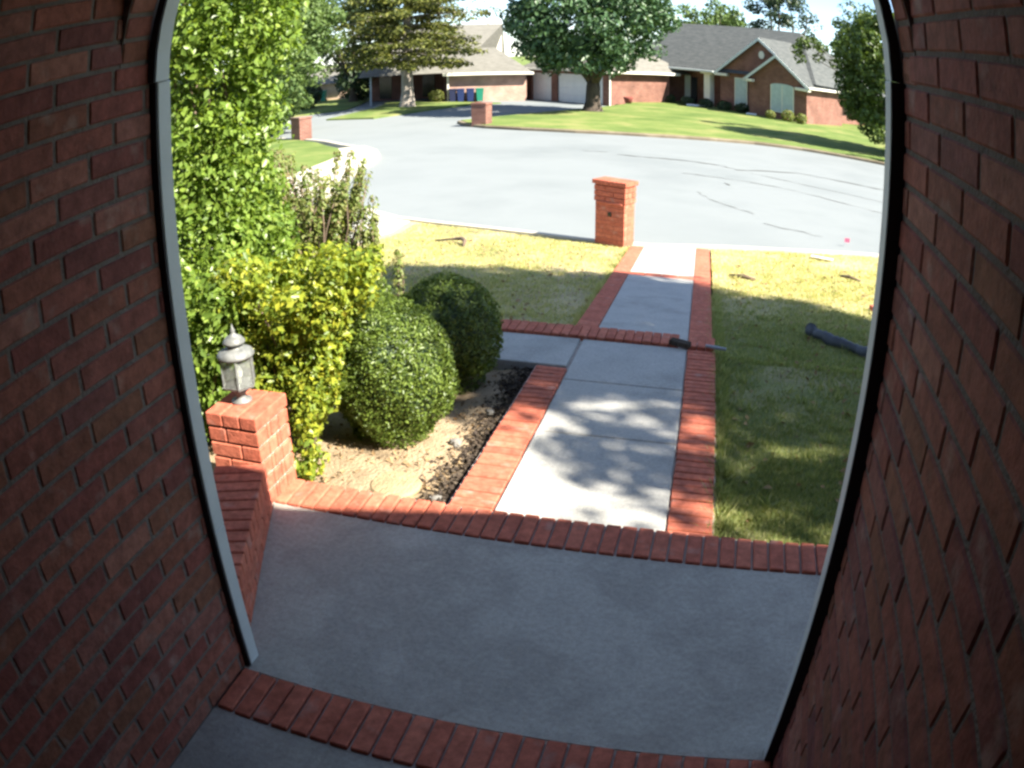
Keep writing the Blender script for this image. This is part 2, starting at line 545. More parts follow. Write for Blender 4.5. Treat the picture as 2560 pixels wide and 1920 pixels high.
    def mesh(s, name, mats, smooth=False):
        me = bpy.data.meshes.new(name)
        me.from_pydata(s.v, [], s.f)
        if not isinstance(mats, (list, tuple)):
            mats = [mats]
        for m in mats:
            me.materials.append(m)
        if len(mats) > 1:
            me.polygons.foreach_set('material_index', s.mi)
        if smooth:
            me.polygons.foreach_set('use_smooth', [True] * len(me.polygons))
        import bmesh
        bm = bmesh.new()
        bm.from_mesh(me)
        bmesh.ops.recalc_face_normals(bm, faces=bm.faces)
        bm.to_mesh(me)
        bm.free()
        me.update()
        return me

    def build(s, name, mats, parent=None, smooth=False, kind=None):
        return link(name, s.mesh(name, mats, smooth), parent, kind)


def link(name, me, parent=None, kind=None, loc=None, rot=None):
    o = bpy.data.objects.new(name, me)
    COL.objects.link(o)
    if parent:
        o.parent = parent
    if loc is not None:
        o.location = loc
    if rot is not None:
        o.rotation_euler = rot
    if kind:
        o['kind'] = kind
    return o


def tag(o, label, cat, group=None):
    o['label'] = label
    o['category'] = cat
    if group:
        o['group'] = group
    return o


def thing(name, label, cat, loc=(0, 0, 0), rz=0.0, group=None):
    o = bpy.data.objects.new(name, None)
    o.empty_display_size = 0.1
    COL.objects.link(o)
    o.location = loc
    o.rotation_euler = (0, 0, rz)
    return tag(o, label, cat, group)


def struct(o, label=None):
    o['kind'] = 'structure'
    if label:
        o['label'] = label
    return o


def leaves(name, C, N, size, mat, parent=None, aspect=0.5, fold=0.25, droop=None, kind=None):
    """one folded four-corner leaf per point"""
    C = np.asarray(C, float)
    N = np.asarray(N, float)
    n = len(C)
    N = N / (np.linalg.norm(N, axis=1, keepdims=True) + 1e-9)
    T = rng.normal(size=(n, 3))
    if droop is not None:
        T = T * 0.6 + np.asarray(droop)
    T -= (T * N).sum(1, keepdims=True) * N
    T /= np.linalg.norm(T, axis=1, keepdims=True) + 1e-9
    B = np.cross(N, T)
    s = (np.asarray(size) * np.ones(n))[:, None]
    V = np.empty((n, 4, 3))
    V[:, 0] = C - T * s * 0.5
    V[:, 1] = C + B * s * aspect * 0.5 + N * s * fold * 0.5 - T * s * 0.05
    V[:, 2] = C + T * s * 0.5
    V[:, 3] = C - B * s * aspect * 0.5 + N * s * fold * 0.5 - T * s * 0.05
    me = bpy.data.meshes.new(name)
    me.vertices.add(n * 4)
    me.vertices.foreach_set('co', V.ravel())
    idx = np.arange(n)[:, None] * 4 + np.array([0, 1, 2, 0, 2, 3])
    me.loops.add(n * 6)
    me.loops.foreach_set('vertex_index', idx.ravel().astype(np.int32))
    me.polygons.add(n * 2)
    me.polygons.foreach_set('loop_start', np.arange(0, n * 6, 3, dtype=np.int32))
    me.materials.append(mat)
    me.update(calc_edges=True)
    return link(name, me, parent, kind)


def clump_cloud(centers, radii, per, flat=1.0, shell=0.55):
    """leaf positions and normals in balls around the given centres"""
    P, N = [], []
    for c, r, k in zip(centers, radii, per):
        d = rng.normal(size=(k, 3))
        d /= np.linalg.norm(d, axis=1, keepdims=True)
        rad = r * (shell + (1 - shell) * rng.random(k)) ** 0.8
        p = d * rad[:, None]
        p[:, 2] *= flat
        P.append(np.asarray(c) + p)
        nn = d + rng.normal(size=(k, 3)) * 0.55 + [0, 0, 0.35]
        N.append(nn)
    return np.concatenate(P), np.concatenate(N)


# ------------------------------------------------------------------ terrain
XW = [2.9, 3.13, 6.02, 6.28, 12.95]
ZW = [-0.045, -0.045, -0.20, -0.36, -1.08]


def zw(y):
    return float(np.interp(y, XW, ZW))


def zs(x, y):
    return float(np.interp(y, [13.0, 60, 400], [-1.21, -1.78, -1.78]))


def zl(x, y):
    """near lawn"""
    return float(np.interp(y, XW + [13.3, 22, 40], [z - 0.05 for z in ZW] + [-1.12, -1.25, -1.5]))


def xr(y):
    return -0.105 - 0.0215 * (y - 3.2)


WALKW = 0.845


# ------------------------------------------------------------------ own house: entry alcove
XL, XR_ = -1.5274, 0.4316
CO, HALF = 0.07786, 0.12767
YT = 1.755
YEND = {'left': 1.772, 'right': 1.741}
house = thing('brick_house', 'dark red brick entry alcove walls framing the view from the doorway', 'house', (0, 0, 0))


def brick_piece_mesh(lx, ly, lz, name='brick', mat=brick_wall, c=0.005):
    return MB().cbox(-lx / 2, lx / 2, -ly / 2, ly / 2, -lz / 2, lz / 2, c).mesh(name, mat)


BM = {}


def brick_mesh(lx, ly, lz, mat, tagk):
    k = (round(lx, 3), round(ly, 3), round(lz, 3), tagk)
    if k not in BM:
        BM[k] = brick_piece_mesh(lx, ly, lz, 'brick', mat)
    return BM[k]


J = 0.0115
for side in ('left', 'right'):
    x = XL if side == 'left' else XR_
    sgn = 1 if side == 'left' else -1
    back = MB().box(min(x - sgn * 0.0035, x - sgn * 0.10), max(x - sgn * 0.0035, x - sgn * 0.10), -0.3, YEND[side] + 0.09, -0.05, 3.14)
    wall = back.build(side + '_wall', mortar, house)
    rest = MB()
    nrest = 0
    z0 = 2.138 if side == 'left' else 2.1441
    for c in range(-13, 28):
        z = z0 - c * CO
        odd = c % 2
        if side == 'left':
            ya = 1.728 + 0.0158 if odd else 1.728 - HALF
        else:
            ya = 1.6827 - HALF - 0.0408 if odd else 1.6827
        edges = [YEND[side]] + [ya - k * 2 * HALF for k in range(9)]
        for a, b in zip(edges[:-1], edges[1:]):
            y1 = a - (J / 2 if a < YEND[side] else 0.0)
            y0 = b + J / 2
            y0 = max(y0, -0.29)
            if y1 - y0 < 0.012:
                continue
            lz = CO - J
            zz = z + random.uniform(-0.0008, 0.0008)
            px = x - sgn * 0.03 + sgn * random.uniform(0.0, 0.0022)
            cen = (px, (y0 + y1) / 2, zz)
            if seen((x, (y0 + y1) / 2, zz), 0.05):
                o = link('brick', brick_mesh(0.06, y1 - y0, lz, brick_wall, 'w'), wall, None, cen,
                         (random.uniform(-0.003, 0.003), random.uniform(-0.004, 0.004), random.uniform(-0.003, 0.003)))
            else:
                rest.cbox(px - 0.03, px + 0.03, y0, y1, zz - lz / 2, zz + lz / 2, 0.005)
                nrest += 1
    r = rest.build('brick_rest', brick_wall_i, wall, kind='stuff')

# front wall with the arched opening, from y 1.62 to 1.755
ACX, ACZ, AR = (XL + XR_) / 2, 2.10, (XR_ - XL) / 2
fw = MB()
Y0, Y1 = 1.625, 1.753
NA = 24
arc = [(ACX - (AR + 0.07) * math.cos(math.pi * i / NA), ACZ + (AR + 0.07) * math.sin(math.pi * i / NA)) for i in range(NA + 1)]
TOPZ = 3.13
for i in range(NA):
    (xa, za), (xb, zb) = arc[i], arc[i + 1]
    fw.prism([(xa, za), (xb, zb), (xb, max(TOPZ, zb + 0.02)), (xa, max(TOPZ, za + 0.02))], Y0, Y1)
fw.box(-7.5, arc[0][0], Y0, Y1, -0.2, TOPZ)
fw.prism([(arc[-1][0], -0.2), (9.0, -0.2), (9.0, TOPZ), (7.3, TOPZ), (6.0, 3.80), (3.1, 3.80), (1.35, TOPZ), (arc[-1][0], TOPZ)], Y0, Y1)
fw.build('front_wall', fb_red, house)
ring = MB().prism([(ACX - (AR + 0.069) * math.cos(t), ACZ + (AR + 0.069) * math.sin(t)) for t in np.linspace(0, math.pi, 25)] +
                  [(ACX + (AR + 0.006) * math.cos(t), ACZ + (AR + 0.006) * math.sin(t)) for t in np.linspace(0, math.pi, 25)], Y0 + 0.004, Y1 - 0.004)
ring_o = ring.build('arch_ring', mortar, house)
nv = 40
for i in range(nv):
    t = math.pi * (i + 0.5) / nv
    lz = math.pi * AR / nv - J
    link('brick', brick_mesh(0.06, 0.118, lz, brick_wall, 'w'), ring_o, None,
         (ACX - (AR + 0.03) * math.cos(t), (Y0 + Y1) / 2 + 0.002, ACZ + (AR + 0.03) * math.sin(t)), (0, t, 0))
# painted trim standing against the brick, with the arch head and a joint
YTS = {'left': 1.778, 'right': 1.747}
for xx0, xx1, yt in ((XL + 0.001, XL + 0.0245, YTS['left']), (XR_ - 0.034, XR_ - 0.001, YTS['right'])):
    MB().cbox(xx0, xx1, yt + 0.004, yt + 0.068, 0.002, 0.62, 0.003).cbox(xx0, xx1, yt + 0.004, yt + 0.068, 0.6215, 2.105, 0.003).build('trim_jamb', trimm, house)
    MB().box(xx0 - (0.005 if xx0 < 0 else -0.0005), xx1 + (0.005 if xx0 > 0 else -0.0015), yt - 0.006, yt + 0.0035, 0.002, 2.105).build('trim_shade_strip', shadetrim, house)  # dark strip painting the shade on the jamb's inner face
ta, tb_ = AR - 0.001, AR - 0.029
MB().prism([(ACX - ta * math.cos(t), ACZ + 0.007 + ta * math.sin(t)) for t in np.linspace(0, math.pi, 33)] +
           [(ACX + tb_ * math.cos(t), ACZ + 0.007 + tb_ * math.sin(t)) for t in np.linspace(0, math.pi, 33)], 1.766, 1.83).build('arch_trim', trimm, house)
MB().prism([(ACX - ta * math.cos(t), ACZ + 0.007 + ta * math.sin(t)) for t in np.linspace(0, math.pi, 33)] +
           [(ACX + (tb_ + 0.0015) * math.cos(t), ACZ + 0.007 + (tb_ + 0.0015) * math.sin(t)) for t in np.linspace(0, math.pi, 33)], 1.757, 1.7655).build('trim_shade_strip', shadetrim, house)  # same painted shade along the arch head
# ceiling, entrance door and roof
MB().box(XL - 0.1, XR_ + 0.1, -0.4, Y0 - 0.002, 3.14, 3.2).build('ceiling', plaster, house)
MB().box(XL - 0.1, XR_ + 0.1, -0.42, -0.34, -0.05, 3.14).build('back_wall', fb_red, house)
dr = MB().cbox(-1.05, -0.1, -0.34, -0.30, 0.0, 2.05, 0.004).build('front_door', doorm, house)
MB().lathe([(0.0, 0), (0.03, 0.005), (0.032, 0.03), (0.0, 0.05)], 12, (-0.19, -0.27, 1.0)).build('door_knob', metal_g, dr)
rf = MB()
rf.box(-7.9, 1.25, -7, 1.78, 3.142, 3.18)
rf.prism([(1.25, 3.142), (3.1, 3.84), (6.0, 3.84), (7.4, 3.142), (7.4, 3.28), (6.0, 3.98), (3.1, 3.98), (1.25, 3.18)], -7, 1.78)
rf.box(7.4, 9.3, -7, 1.78, 3.15, 3.27)
rf.build('roof', shingle, house)

# floors
ent = struct(MB().box(XL, XR_, -0.34, 1.505, -0.25, 0.0).build('entry_floor', concrete_in), 'shaded concrete floor inside the entry')
porch = MB()
PL = [(-1.53, 1.757), (XR_ + 0.5, 1.757), (1.6, 1.757), (1.6, 2.885), (-1.99, 2.885)]
porch.add([(x, y, 0.0) for x, y in PL] + [(x, y, -0.3) for x, y in PL],
          [tuple(range(5)), tuple(range(9, 4, -1))] + [(i, 5 + i, 5 + (i + 1) % 5, (i + 1) % 5) for i in range(5)])
porch_o = struct(porch.build('porch_floor', concrete_in), 'grey concrete porch floor with brick edging bands')
MB().box(XL, XR_, 1.5055, 1.7565, -0.25, -0.005).build('mortar_bed', mortar_l, ent)
MB().box(-2.0, 1.6, 2.8855, 3.128, -0.3, -0.008).build('mortar_bed', mortar_l, porch_o)


def band(x0, x1, y0, y1, zt, parent, pitch=CO, h=0.06, zf=None, mat=brick_pave, lean=0.0):
    n = int(round((x1 - x0) / pitch))
    p = (x1 - x0) / n
    for i in range(n):
        xc = x0 + (i + 0.5) * p
        c = (xc, (y0 + y1) / 2 + random.uniform(-0.003, 0.003), zt - h / 2 + random.uniform(-0.002, 0.0025))
        link('brick', brick_mesh(p - 0.010, y1 - y0 - 0.012, h, mat, 'p'), parent, None, c,
             (random.uniform(-0.006, 0.006), random.uniform(-0.01, 0.01), random.uniform(-0.012, 0.012)))


band(XL + 0.003, XR_ - 0.003, 1.508, 1.755, 0.012, ent)
band(-2.0, 1.0, 2.888, 3.128, 0.010, porch_o)

# ------------------------------------------------------------------ walkway
walk = MB().add([(xr(3.135) - WALKW - 0.24, 3.135, zw(3.135) - 0.02), (xr(3.135) + 0.235, 3.135, zw(3.135) - 0.02), (xr(6.0) + 0.225, 6.0, zw(6.0) - 0.02), (xr(6.0) - WALKW - 0.24, 6.0, zw(6.0) - 0.02),
                 (xr(3.135) - WALKW - 0.24, 3.135, -0.4), (xr(3.135) + 0.235, 3.135, -0.4), (xr(6.0) + 0.225, 6.0, -0.5), (xr(6.0) - WALKW - 0.24, 6.0, -0.5)],
                [(0, 1, 2, 3), (7, 6, 5, 4), (0, 4, 5, 1), (1, 5, 6, 2), (2, 6, 7, 3), (3, 7, 4, 0)])
walk.add([(xr(6.29) - WALKW - 0.21, 6.29, zw(6.29) - 0.02), (xr(6.29) + 0.22, 6.29, zw(6.29) - 0.02), (xr(12.9) + 0.2, 12.9, zw(12.9) - 0.02), (xr(12.9) - WALKW - 0.21, 12.9, zw(12.9) - 0.02),
          (xr(6.29) - WALKW - 0.21, 6.29, -0.7), (xr(6.29) + 0.22, 6.29, -0.7), (xr(12.9) + 0.2, 12.9, -1.4), (xr(12.9) - WALKW - 0.21, 12.9, -1.4)],
         [(0, 1, 2, 3), (7, 6, 5, 4), (0, 4, 5, 1), (1, 5, 6, 2), (2, 6, 7, 3), (3, 7, 4, 0)])
walk.box(-1.95, xr(6.1) + 0.22, 6.005, 6.285, -0.75, zw(6.0) - 0.05)
walk_o = struct(walk.build('walkway', mortar_l), 'concrete front walk edged with red brick')


def slab(y0, y1, xa0, xb0, xa1, xb1, off=0.0, zfun=zw, th=0.09):
    V = [(xa0, y0, zfun(y0) + off), (xb0, y0, zfun(y0) + off), (xb1, y1, zfun(y1) + off), (xa1, y1, zfun(y1) + off)]
    c = 0.006
    W = [(V[0][0] + c, V[0][1] + c), (V[1][0] - c, V[1][1] + c), (V[2][0] - c, V[2][1] - c), (V[3][0] + c, V[3][1] - c)]
    b = MB()
    b.add([(x, y, z) for (x, y), (_, _, z) in zip(W, V)] + [(x, y, z - c) for x, y, z in V] + [(x, y, z - th) for x, y, z in V],
          [(0, 1, 2, 3)] + [(i, 4 + i, 4 + (i + 1) % 4, (i + 1) % 4) for i in range(4)] + [(4 + i, 8 + i, 8 + (i + 1) % 4, 4 + (i + 1) % 4) for i in range(4)] + [(11, 10, 9, 8)])
    return b.build('slab', concrete, walk_o)


g = 0.006
for y0, y1 in ((3.14, 4.19), (4.20, 5.07), (5.08, 5.998), (6.29, 9.88), (10.06, 12.9)):
    slab(y0, y1, xr(y0) - WALKW + g, xr(y0) - g, xr(y1) - WALKW + g, xr(y1) - g)
# side path towards the driveway
slab(5.34, 5.998, -3.4, xr(5.34) - WALKW - 0.018, -3.4, xr(5.998) - WALKW - 0.018, zfun=lambda y: zw(y) + 0.002)
slab(5.34, 5.998, -5.6, -3.41, -5.6, -3.41, zfun=lambda y: zw(y) + 0.002)


def edging(side, y0, y1, single_to, w, off=0.004):
    p = CO * 0.985
    n = int((y1 - y0) / p)
    rest = MB()
    for i in range(n):
        yc = y0 + (i + 0.5) * p
        zc = zw(yc) + off - 0.03
        xc = (xr(yc) + w / 2) if side == 'r' else (xr(yc) - WALKW - w / 2)
        sl = math.atan2(zw(yc + 0.1) - zw(yc - 0.1), 0.2)
        if yc < single_to:
            link('brick', brick_mesh(w - 0.004, p - 0.009, 0.06, brick_pave, 'e'), walk_o, None,
                 (xc + random.uniform(-0.003, 0.003), yc, zc + random.uniform(-0.002, 0.003)), (sl, random.uniform(-0.012, 0.012), random.uniform(-0.012, 0.012)))
        else:
            dz = random.uniform(-0.002, 0.003)
            rest.cbox(xc - w / 2, xc + w / 2, yc - p / 2 + 0.0045, yc + p / 2 - 0.0045, zc - 0.03 + dz, zc + 0.03 + dz, 0.004)
    if rest.v:
        rest.build('brick_rest', brick_pave_i, walk_o, kind='stuff')


edging('r', 3.14, 5.99, 6.0, 0.225)
edging('l', 3.14, 5.30, 6.0, 0.225)
edging('r', 6.29, 12.9, 6.9, 0.215)
edging('l', 6.29, 12.55, 6.9, 0.20)
# step nosing across the walk and the path, and the far cross band
n = 27
for i in range(n):
    xx = -1.93 + (xr(6.1) + 0.22 + 1.93) * (i + 0.5) / n
    if i == n - 4:
        continue                     # one brick is broken out of the step
    link('brick', brick_mesh(0.068, 0.235, 0.07, brick_pave, 's'), walk_o, None, (xx, 6.13, zw(6.0) - 0.012 + random.uniform(-0.003, 0.003)),
         (random.uniform(-0.01, 0.01), random.uniform(-0.01, 0.01), random.uniform(-0.02, 0.02)))
rb = MB()
for i in range(4):
    x0 = xr(9.97) - WALKW + i * WALKW / 4
    rb.cbox(x0 + 0.004, x0 + WALKW / 4 - 0.004, 9.90, 10.04, zw(9.97) - 0.06, zw(9.97) + 0.004, 0.004)
rb.build('brick_rest', brick_pave_i, walk_o, kind='stuff')

# ------------------------------------------------------------------ lawn, garden bed, street
xs_l = np.linspace(-5.2, -1.15, 40)


def grid_sheet(name, xf0, xf1, ys, nx, zf, mat, jit=0.0):
    V, F = [], []
    for y in ys:
        a, b = xf0(y), xf1(y)
        for i in range(nx):
            x = a + (b - a) * i / (nx - 1)
            V.append((x, y, zf(x, y) + (random.uniform(-jit, jit) if jit else 0)))
    for j in range(len(ys) - 1):
        for i in range(nx - 1):
            F.append((j * nx + i, j * nx + i + 1, (j + 1) * nx + i + 1, (j + 1) * nx + i))
    return MB().add(V, F).build(name, mat, smooth=True)


def curb_y(x):
    """near kerb of the cul-de-sac (inner edge)"""
    return float(np.interp(x, [-8.0, -6.9, -6.2, -5.0, -3.7, -2.1, -1.1, 0.1, 1.3, 3.3, 6, 9], [15.6, 14.9, 14.25, 13.8, 13.45, 13.05, 12.98, 13.35, 13.65, 14.25, 15.3, 17.2]))


# right lawn, left lawn (their far edge follows the kerb)
def lawn_sheet(name, x0f, x1f, y0, nx, ny, mat=None):
    V, F = [], []
    for j in range(ny):
        for i in range(nx):
            t = i / (nx - 1)
            xa = x0f(y0) + (x1f(y0) - x0f(y0)) * t
            ye = curb_y(xa) - 0.16
            y = y0 + (ye - y0) * j / (ny - 1)
            x = x0f(y) + (x1f(y) - x0f(y)) * t
            V.append((x, y, zl(x, y) + random.uniform(-0.008, 0.008)))
    for j in range(ny - 1):
        for i in range(nx - 1):
            F.append((j * nx + i, j * nx + i + 1, (j + 1) * nx + i + 1, (j + 1) * nx + i))
    return struct(MB().add(V, F).build(name, mat or lawnm, smooth=True))


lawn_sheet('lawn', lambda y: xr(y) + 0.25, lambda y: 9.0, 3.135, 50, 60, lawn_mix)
lawn_sheet('lawn', lambda y: -5.6, lambda y: xr(y) - WALKW - 0.225, 6.29, 40, 50)
bed = grid_sheet('garden_bed', lambda y: -5.6, lambda y: xr(y) - WALKW - 0.23, np.linspace(3.13, 5.335, 40), 70,
                 lambda x, y: float(np.interp(y, [3.1, 5.4], [-0.13, -0.23])) + 0.02 * math.sin(7 * x + 3 * y) * math.sin(5 * y), soil, 0.006)
struct(bed, 'bare tan soil of the garden bed')
# under the house front, left of the porch
struct(MB().flat([(-7.5, 1.76), (-2.02, 1.76), (-2.02, 3.13), (-7.5, 3.13)], lambda x, y: -0.14).build('garden_bed', soil))

ground = struct(MB().flat([(-400, -60), (400, -60), (400, 600), (-400, 600)], lambda x, y: -2.0, 0.3).build('ground', farlawn))
st = grid_sheet('street', lambda y: -70, lambda y: 60, np.concatenate([np.linspace(12.2, 60, 40), [70]]), 60, zs, streetm)
struct(st, 'pale concrete street turning circle')


def strip(name, pts, w, h, mat, zf, inward=1.0, parent=None, label=None):
    """kerb: rounded profile swept along a ground polyline, w to its left side"""
    prof = [(0, -0.12), (0, h - 0.035), (0.03, h), (w, h + 0.005), (w, -0.12)]
    P = [Vector((x, y, 0)) for x, y in pts]
    V, F = [], []
    k = len(prof)
    for i, p in enumerate(P):
        t = (P[min(i + 1, len(P) - 1)] - P[max(i - 1, 0)]).normalized()
        nrm = Vector((-t.y, t.x, 0)) * inward
        for a, z in prof:
            q = p + nrm * a
            V.append((q.x, q.y, zf(p.x, p.y) + z))
    for i in range(len(P) - 1):
        for j in range(k - 1):
            F.append((i * k + j, i * k + j + 1, (i + 1) * k + j + 1, (i + 1) * k + j))
    o = MB().add(V, F).build(name, mat, parent)
    return struct(o, label)


ck = [(x, curb_y(x) + 0.02) for x in np.linspace(-8.0, 9.0, 60)]
strip('kerb', ck, 0.17, 0.125, curbm, zs, -1.0, label='sunlit concrete kerb along the near lawn')
# own driveway at the left
dv = MB().flat([(-11.5, 6), (-5.61, 6), (-5.61, 14.0), (-6.6, 14.8), (-8.0, 15.7), (-11.0, 16.5)], lambda x, y: float(np.interp(y, [6, 13.5, 16], [-0.42, -1.12, -1.19])), 0.15)
struct(dv.build('driveway', concrete), 'pale concrete driveway behind the shrubs')
# left neighbour's lawn with its rounded kerb
isl = [(-8.3, 16.0), (-9.4, 18.2), (-10.0, 20.4), (-10.3, 22.2), (-10.75, 23.7), (-11.5, 25.1), (-12.5, 26.3), (-13.6, 27.3), (-15.0, 28.7), (-16.4, 29.8), (-18.5, 31.0), (-24, 34.2), (-34, 40)]
strip('kerb', isl, 0.2, 0.13, curbm, zs, 1.0, label='rounded kerb of the left corner lawn')
ig = [(-11.4, 16.6), (-11.2, 18.0)] + [(x - 0.55 * 0.95, y - 0.15) for x, y in isl[3:]] + [(-60, 50), (-60, 10), (-11.6, 10)]
ig = [(-11.9, 17.2), (-11.6, 20.0), (-11.9, 22.8), (-12.4, 24.6), (-13.2, 25.9), (-14.2, 26.9), (-15.4, 28.3), (-16.7, 29.4), (-18.7, 30.6), (-24.1, 33.8), (-34.1, 39.6), (-60, 39), (-60, 10), (-11.9, 10)]
struct(MB().flat(ig, lambda x, y: zs(x, max(y, 16)) + 0.14, 0.2).build('lawn', farlawn), 'green corner lawn of the left neighbour')
ap = [(-8.2, 16.1), (-9.25, 18.3), (-9.85, 20.4), (-10.15, 22.3), (-10.6, 23.8), (-11.35, 25.2), (-12.4, 26.45), (-13.2, 25.8), (-12.4, 24.55), (-11.88, 22.8), (-11.58, 20.0), (-11.88, 17.2), (-11.0, 16.2)]
struct(MB().flat(ap, lambda x, y: zs(x, y) + 0.132, 0.2).build('pavement', curbm), 'bright concrete apron by the corner lawn')
# far side of the turning circle
fc = [(-13.6, 41.5), (-13.1, 39.0), (-12.4, 37.0), (-11.5, 35.4), (-10.2, 34.3), (-8.4, 33.6), (-6.0, 33.15), (-3.0, 33.2), (-0.5, 33.6), (1.5, 34.0), (3.6, 33.9), (5.6, 33.4), (7.4, 32.9), (9.5, 32.0), (12, 30.0), (14, 26)]
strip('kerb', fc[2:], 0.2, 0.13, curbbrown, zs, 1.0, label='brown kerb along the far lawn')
flp = [(x + (0.14 if x < -11 else 0.0), y + 0.18) for x, y in fc[2:]] + [(40, 26), (60, 80), (-6.0, 80), (-6.4, 54), (-7.3, 49), (-8.6, 45.3), (-9.9, 42.0), (-11.4, 38.8)]


def zfl(x, y):
    return zs(x, y) + 0.145 + max(0.0, min(0.1, (y - 35) * 0.008))


struct(MB().flat(flp, zfl, 0.35).build('lawn', farlawn), 'green far lawn under the round tree')
# strip lawn with the cedar, and the lawns further left
sp = [(-21.9, 41.6), (-18.6, 41.0), (-17.9, 44.0), (-17.4, 47.6), (-16.3, 51.9), (-14.9, 53.9), (-19.6, 55.4), (-24.9, 57.5), (-24.0, 55.0), (-22.6, 50.0)]
struct(MB().flat(sp, lambda x, y: zs(x, y) + 0.09, 0.2).build('lawn', farlawn), 'narrow dry lawn strip with the cedar')
lf = [(-27.0, 45.8), (-25.0, 50.5), (-26.5, 56.0), (-30, 66), (-60, 90), (-90, 60), (-60, 42)]
struct(MB().flat(lf, lambda x, y: zs(x, y) + 0.09, 0.2).build('lawn', farlawn), 'lawn of the cottage far left')
bk = [(-60, 66), (60, 66), (90, 140), (-90, 140)]
struct(MB().flat(bk, lambda x, y: -1.65, 0.2).build('lawn', farlawn))
for a, b, c in (((-26.5, 41.2), (-31.0, 55.0), 0.5),):
    pass

# street cracks: thin tar lines lying on the slab
def crack(pts, w):
    V, F = [], []
    P = []
    for (x0, y0), (x1, y1) in zip(pts[:-1], pts[1:]):
        for k in range(6):
            t = k / 6
            P.append((x0 + (x1 - x0) * t, y0 + (y1 - y0) * t))
    P.append(pts[-1])
    for i, (x, y) in enumerate(P):
        j = random.uniform(-0.05, 0.05)
        ww = w * random.uniform(0.3, 1.3)
        x += j
        y += random.uniform(-0.06, 0.06)
        V += [(x, y - ww / 2, zs(x, y) + 0.012), (x, y + ww / 2, zs(x, y) + 0.012)]
    for i in range(len(P) - 1):
        F.append((2 * i, 2 * i + 2, 2 * i + 3, 2 * i + 1))
    return MB().add(V, F).build('crack', crackm, st)


crack([(-3.4, 26.2), (-2.05, 25.9), (-1.1, 25.9), (0.07, 25.3), (0.6, 24.7), (2.6, 25.6), (4.5, 24.8), (6.2, 24.3)], 0.09)
crack([(-1.0, 22.8), (0.2, 22.5), (1.8, 21.8), (3.2, 20.6), (4.6, 19.6)], 0.05)
crack([(-0.5, 19.6), (-0.28, 18.9), (0.27, 17.95), (0.85, 17.3)], 0.045)
crack([(1.0, 24.2), (2.6, 23.0), (4.9, 21.6)], 0.05)
crack([(-4.6, 26.8), (-3.8, 26.75)], 0.06)
crack([(0.15, 21.6), (0.3, 21.3)], 0.14)
crack([(1.0, 16.3), (2.2, 15.6)], 0.04)

# ------------------------------------------------------------------ low wall, pillar and lantern
gw = thing('garden_wall', 'sunlit red brick pillar and low wall beside the porch step', 'wall', (-2.0, 2.85, 0))
PX0, PX1, PY0, PY1 = -0.285, 0.015, -0.015, 0.285        # pillar footprint, local
pil = MB().box(PX0 + 0.012, PX1 - 0.012, PY0 + 0.012, PY1 - 0.012, -0.2, 0.412).build('pillar', mortar_l, gw)


def pillar_bricks(parent, x0, x1, y0, y1, z0, z1, ch, mat, key, L=0.2553, th=0.09, skip_back=False):
    n = int(round((z1 - z0) / ch))
    h = (z1 - z0) / n
    for c in range(n):
        z = z0 + (c + 0.5) * h
        lz = h - 0.010
        off = 0.62 if c % 2 else 0.36
        w = x1 - x0
        d = y1 - y0
        m = x0 + w * off
        for a, b in ((x0, m - 0.004), (m + 0.004, x1)):            # front and back faces
            for yc in (y0 + th / 2, y1 - th / 2):
                if skip_back and yc > (y0 + y1) / 2:
                    continue
                link('brick', brick_mesh(b - a, th, lz, mat, key), parent, None, ((a + b) / 2, yc, z),
                     (0, random.uniform(-0.004, 0.004), random.uniform(-0.004, 0.004)))
        mm = y0 + th + 0.008 + (d - 2 * th - 0.016) * (0.5 + (0.22 if c % 2 else -0.22))
        for a, b in ((y0 + th + 0.008, mm - 0.004), (mm + 0.004, y1 - th - 0.008)):
            for xc in (x0 + th / 2, x1 - th / 2):
                if b - a > 0.015:
                    link('brick', brick_mesh(th, b - a, lz, mat, key), parent, None, (xc, (a + b) / 2, z), (0, 0, 0))


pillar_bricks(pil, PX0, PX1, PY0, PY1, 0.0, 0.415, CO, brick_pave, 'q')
cap = MB().box(PX0 + 0.01, PX1 - 0.01, PY0 + 0.01, PY1 - 0.01, 0.418, 0.478).build('cap', mortar_l, gw)
for i in range(3):
    a = PX0 - 0.005 + (PX1 - PX0 + 0.010) * i / 3
    b = PX0 - 0.005 + (PX1 - PX0 + 0.010) * (i + 1) / 3
    link('brick', brick_mesh(b - a - 0.006, PY1 - PY0 + 0.008, 0.068, brick_pave, 'q'), cap, None, ((a + b) / 2, (PY0 + PY1) / 2, 0.455), (0, 0, 0))
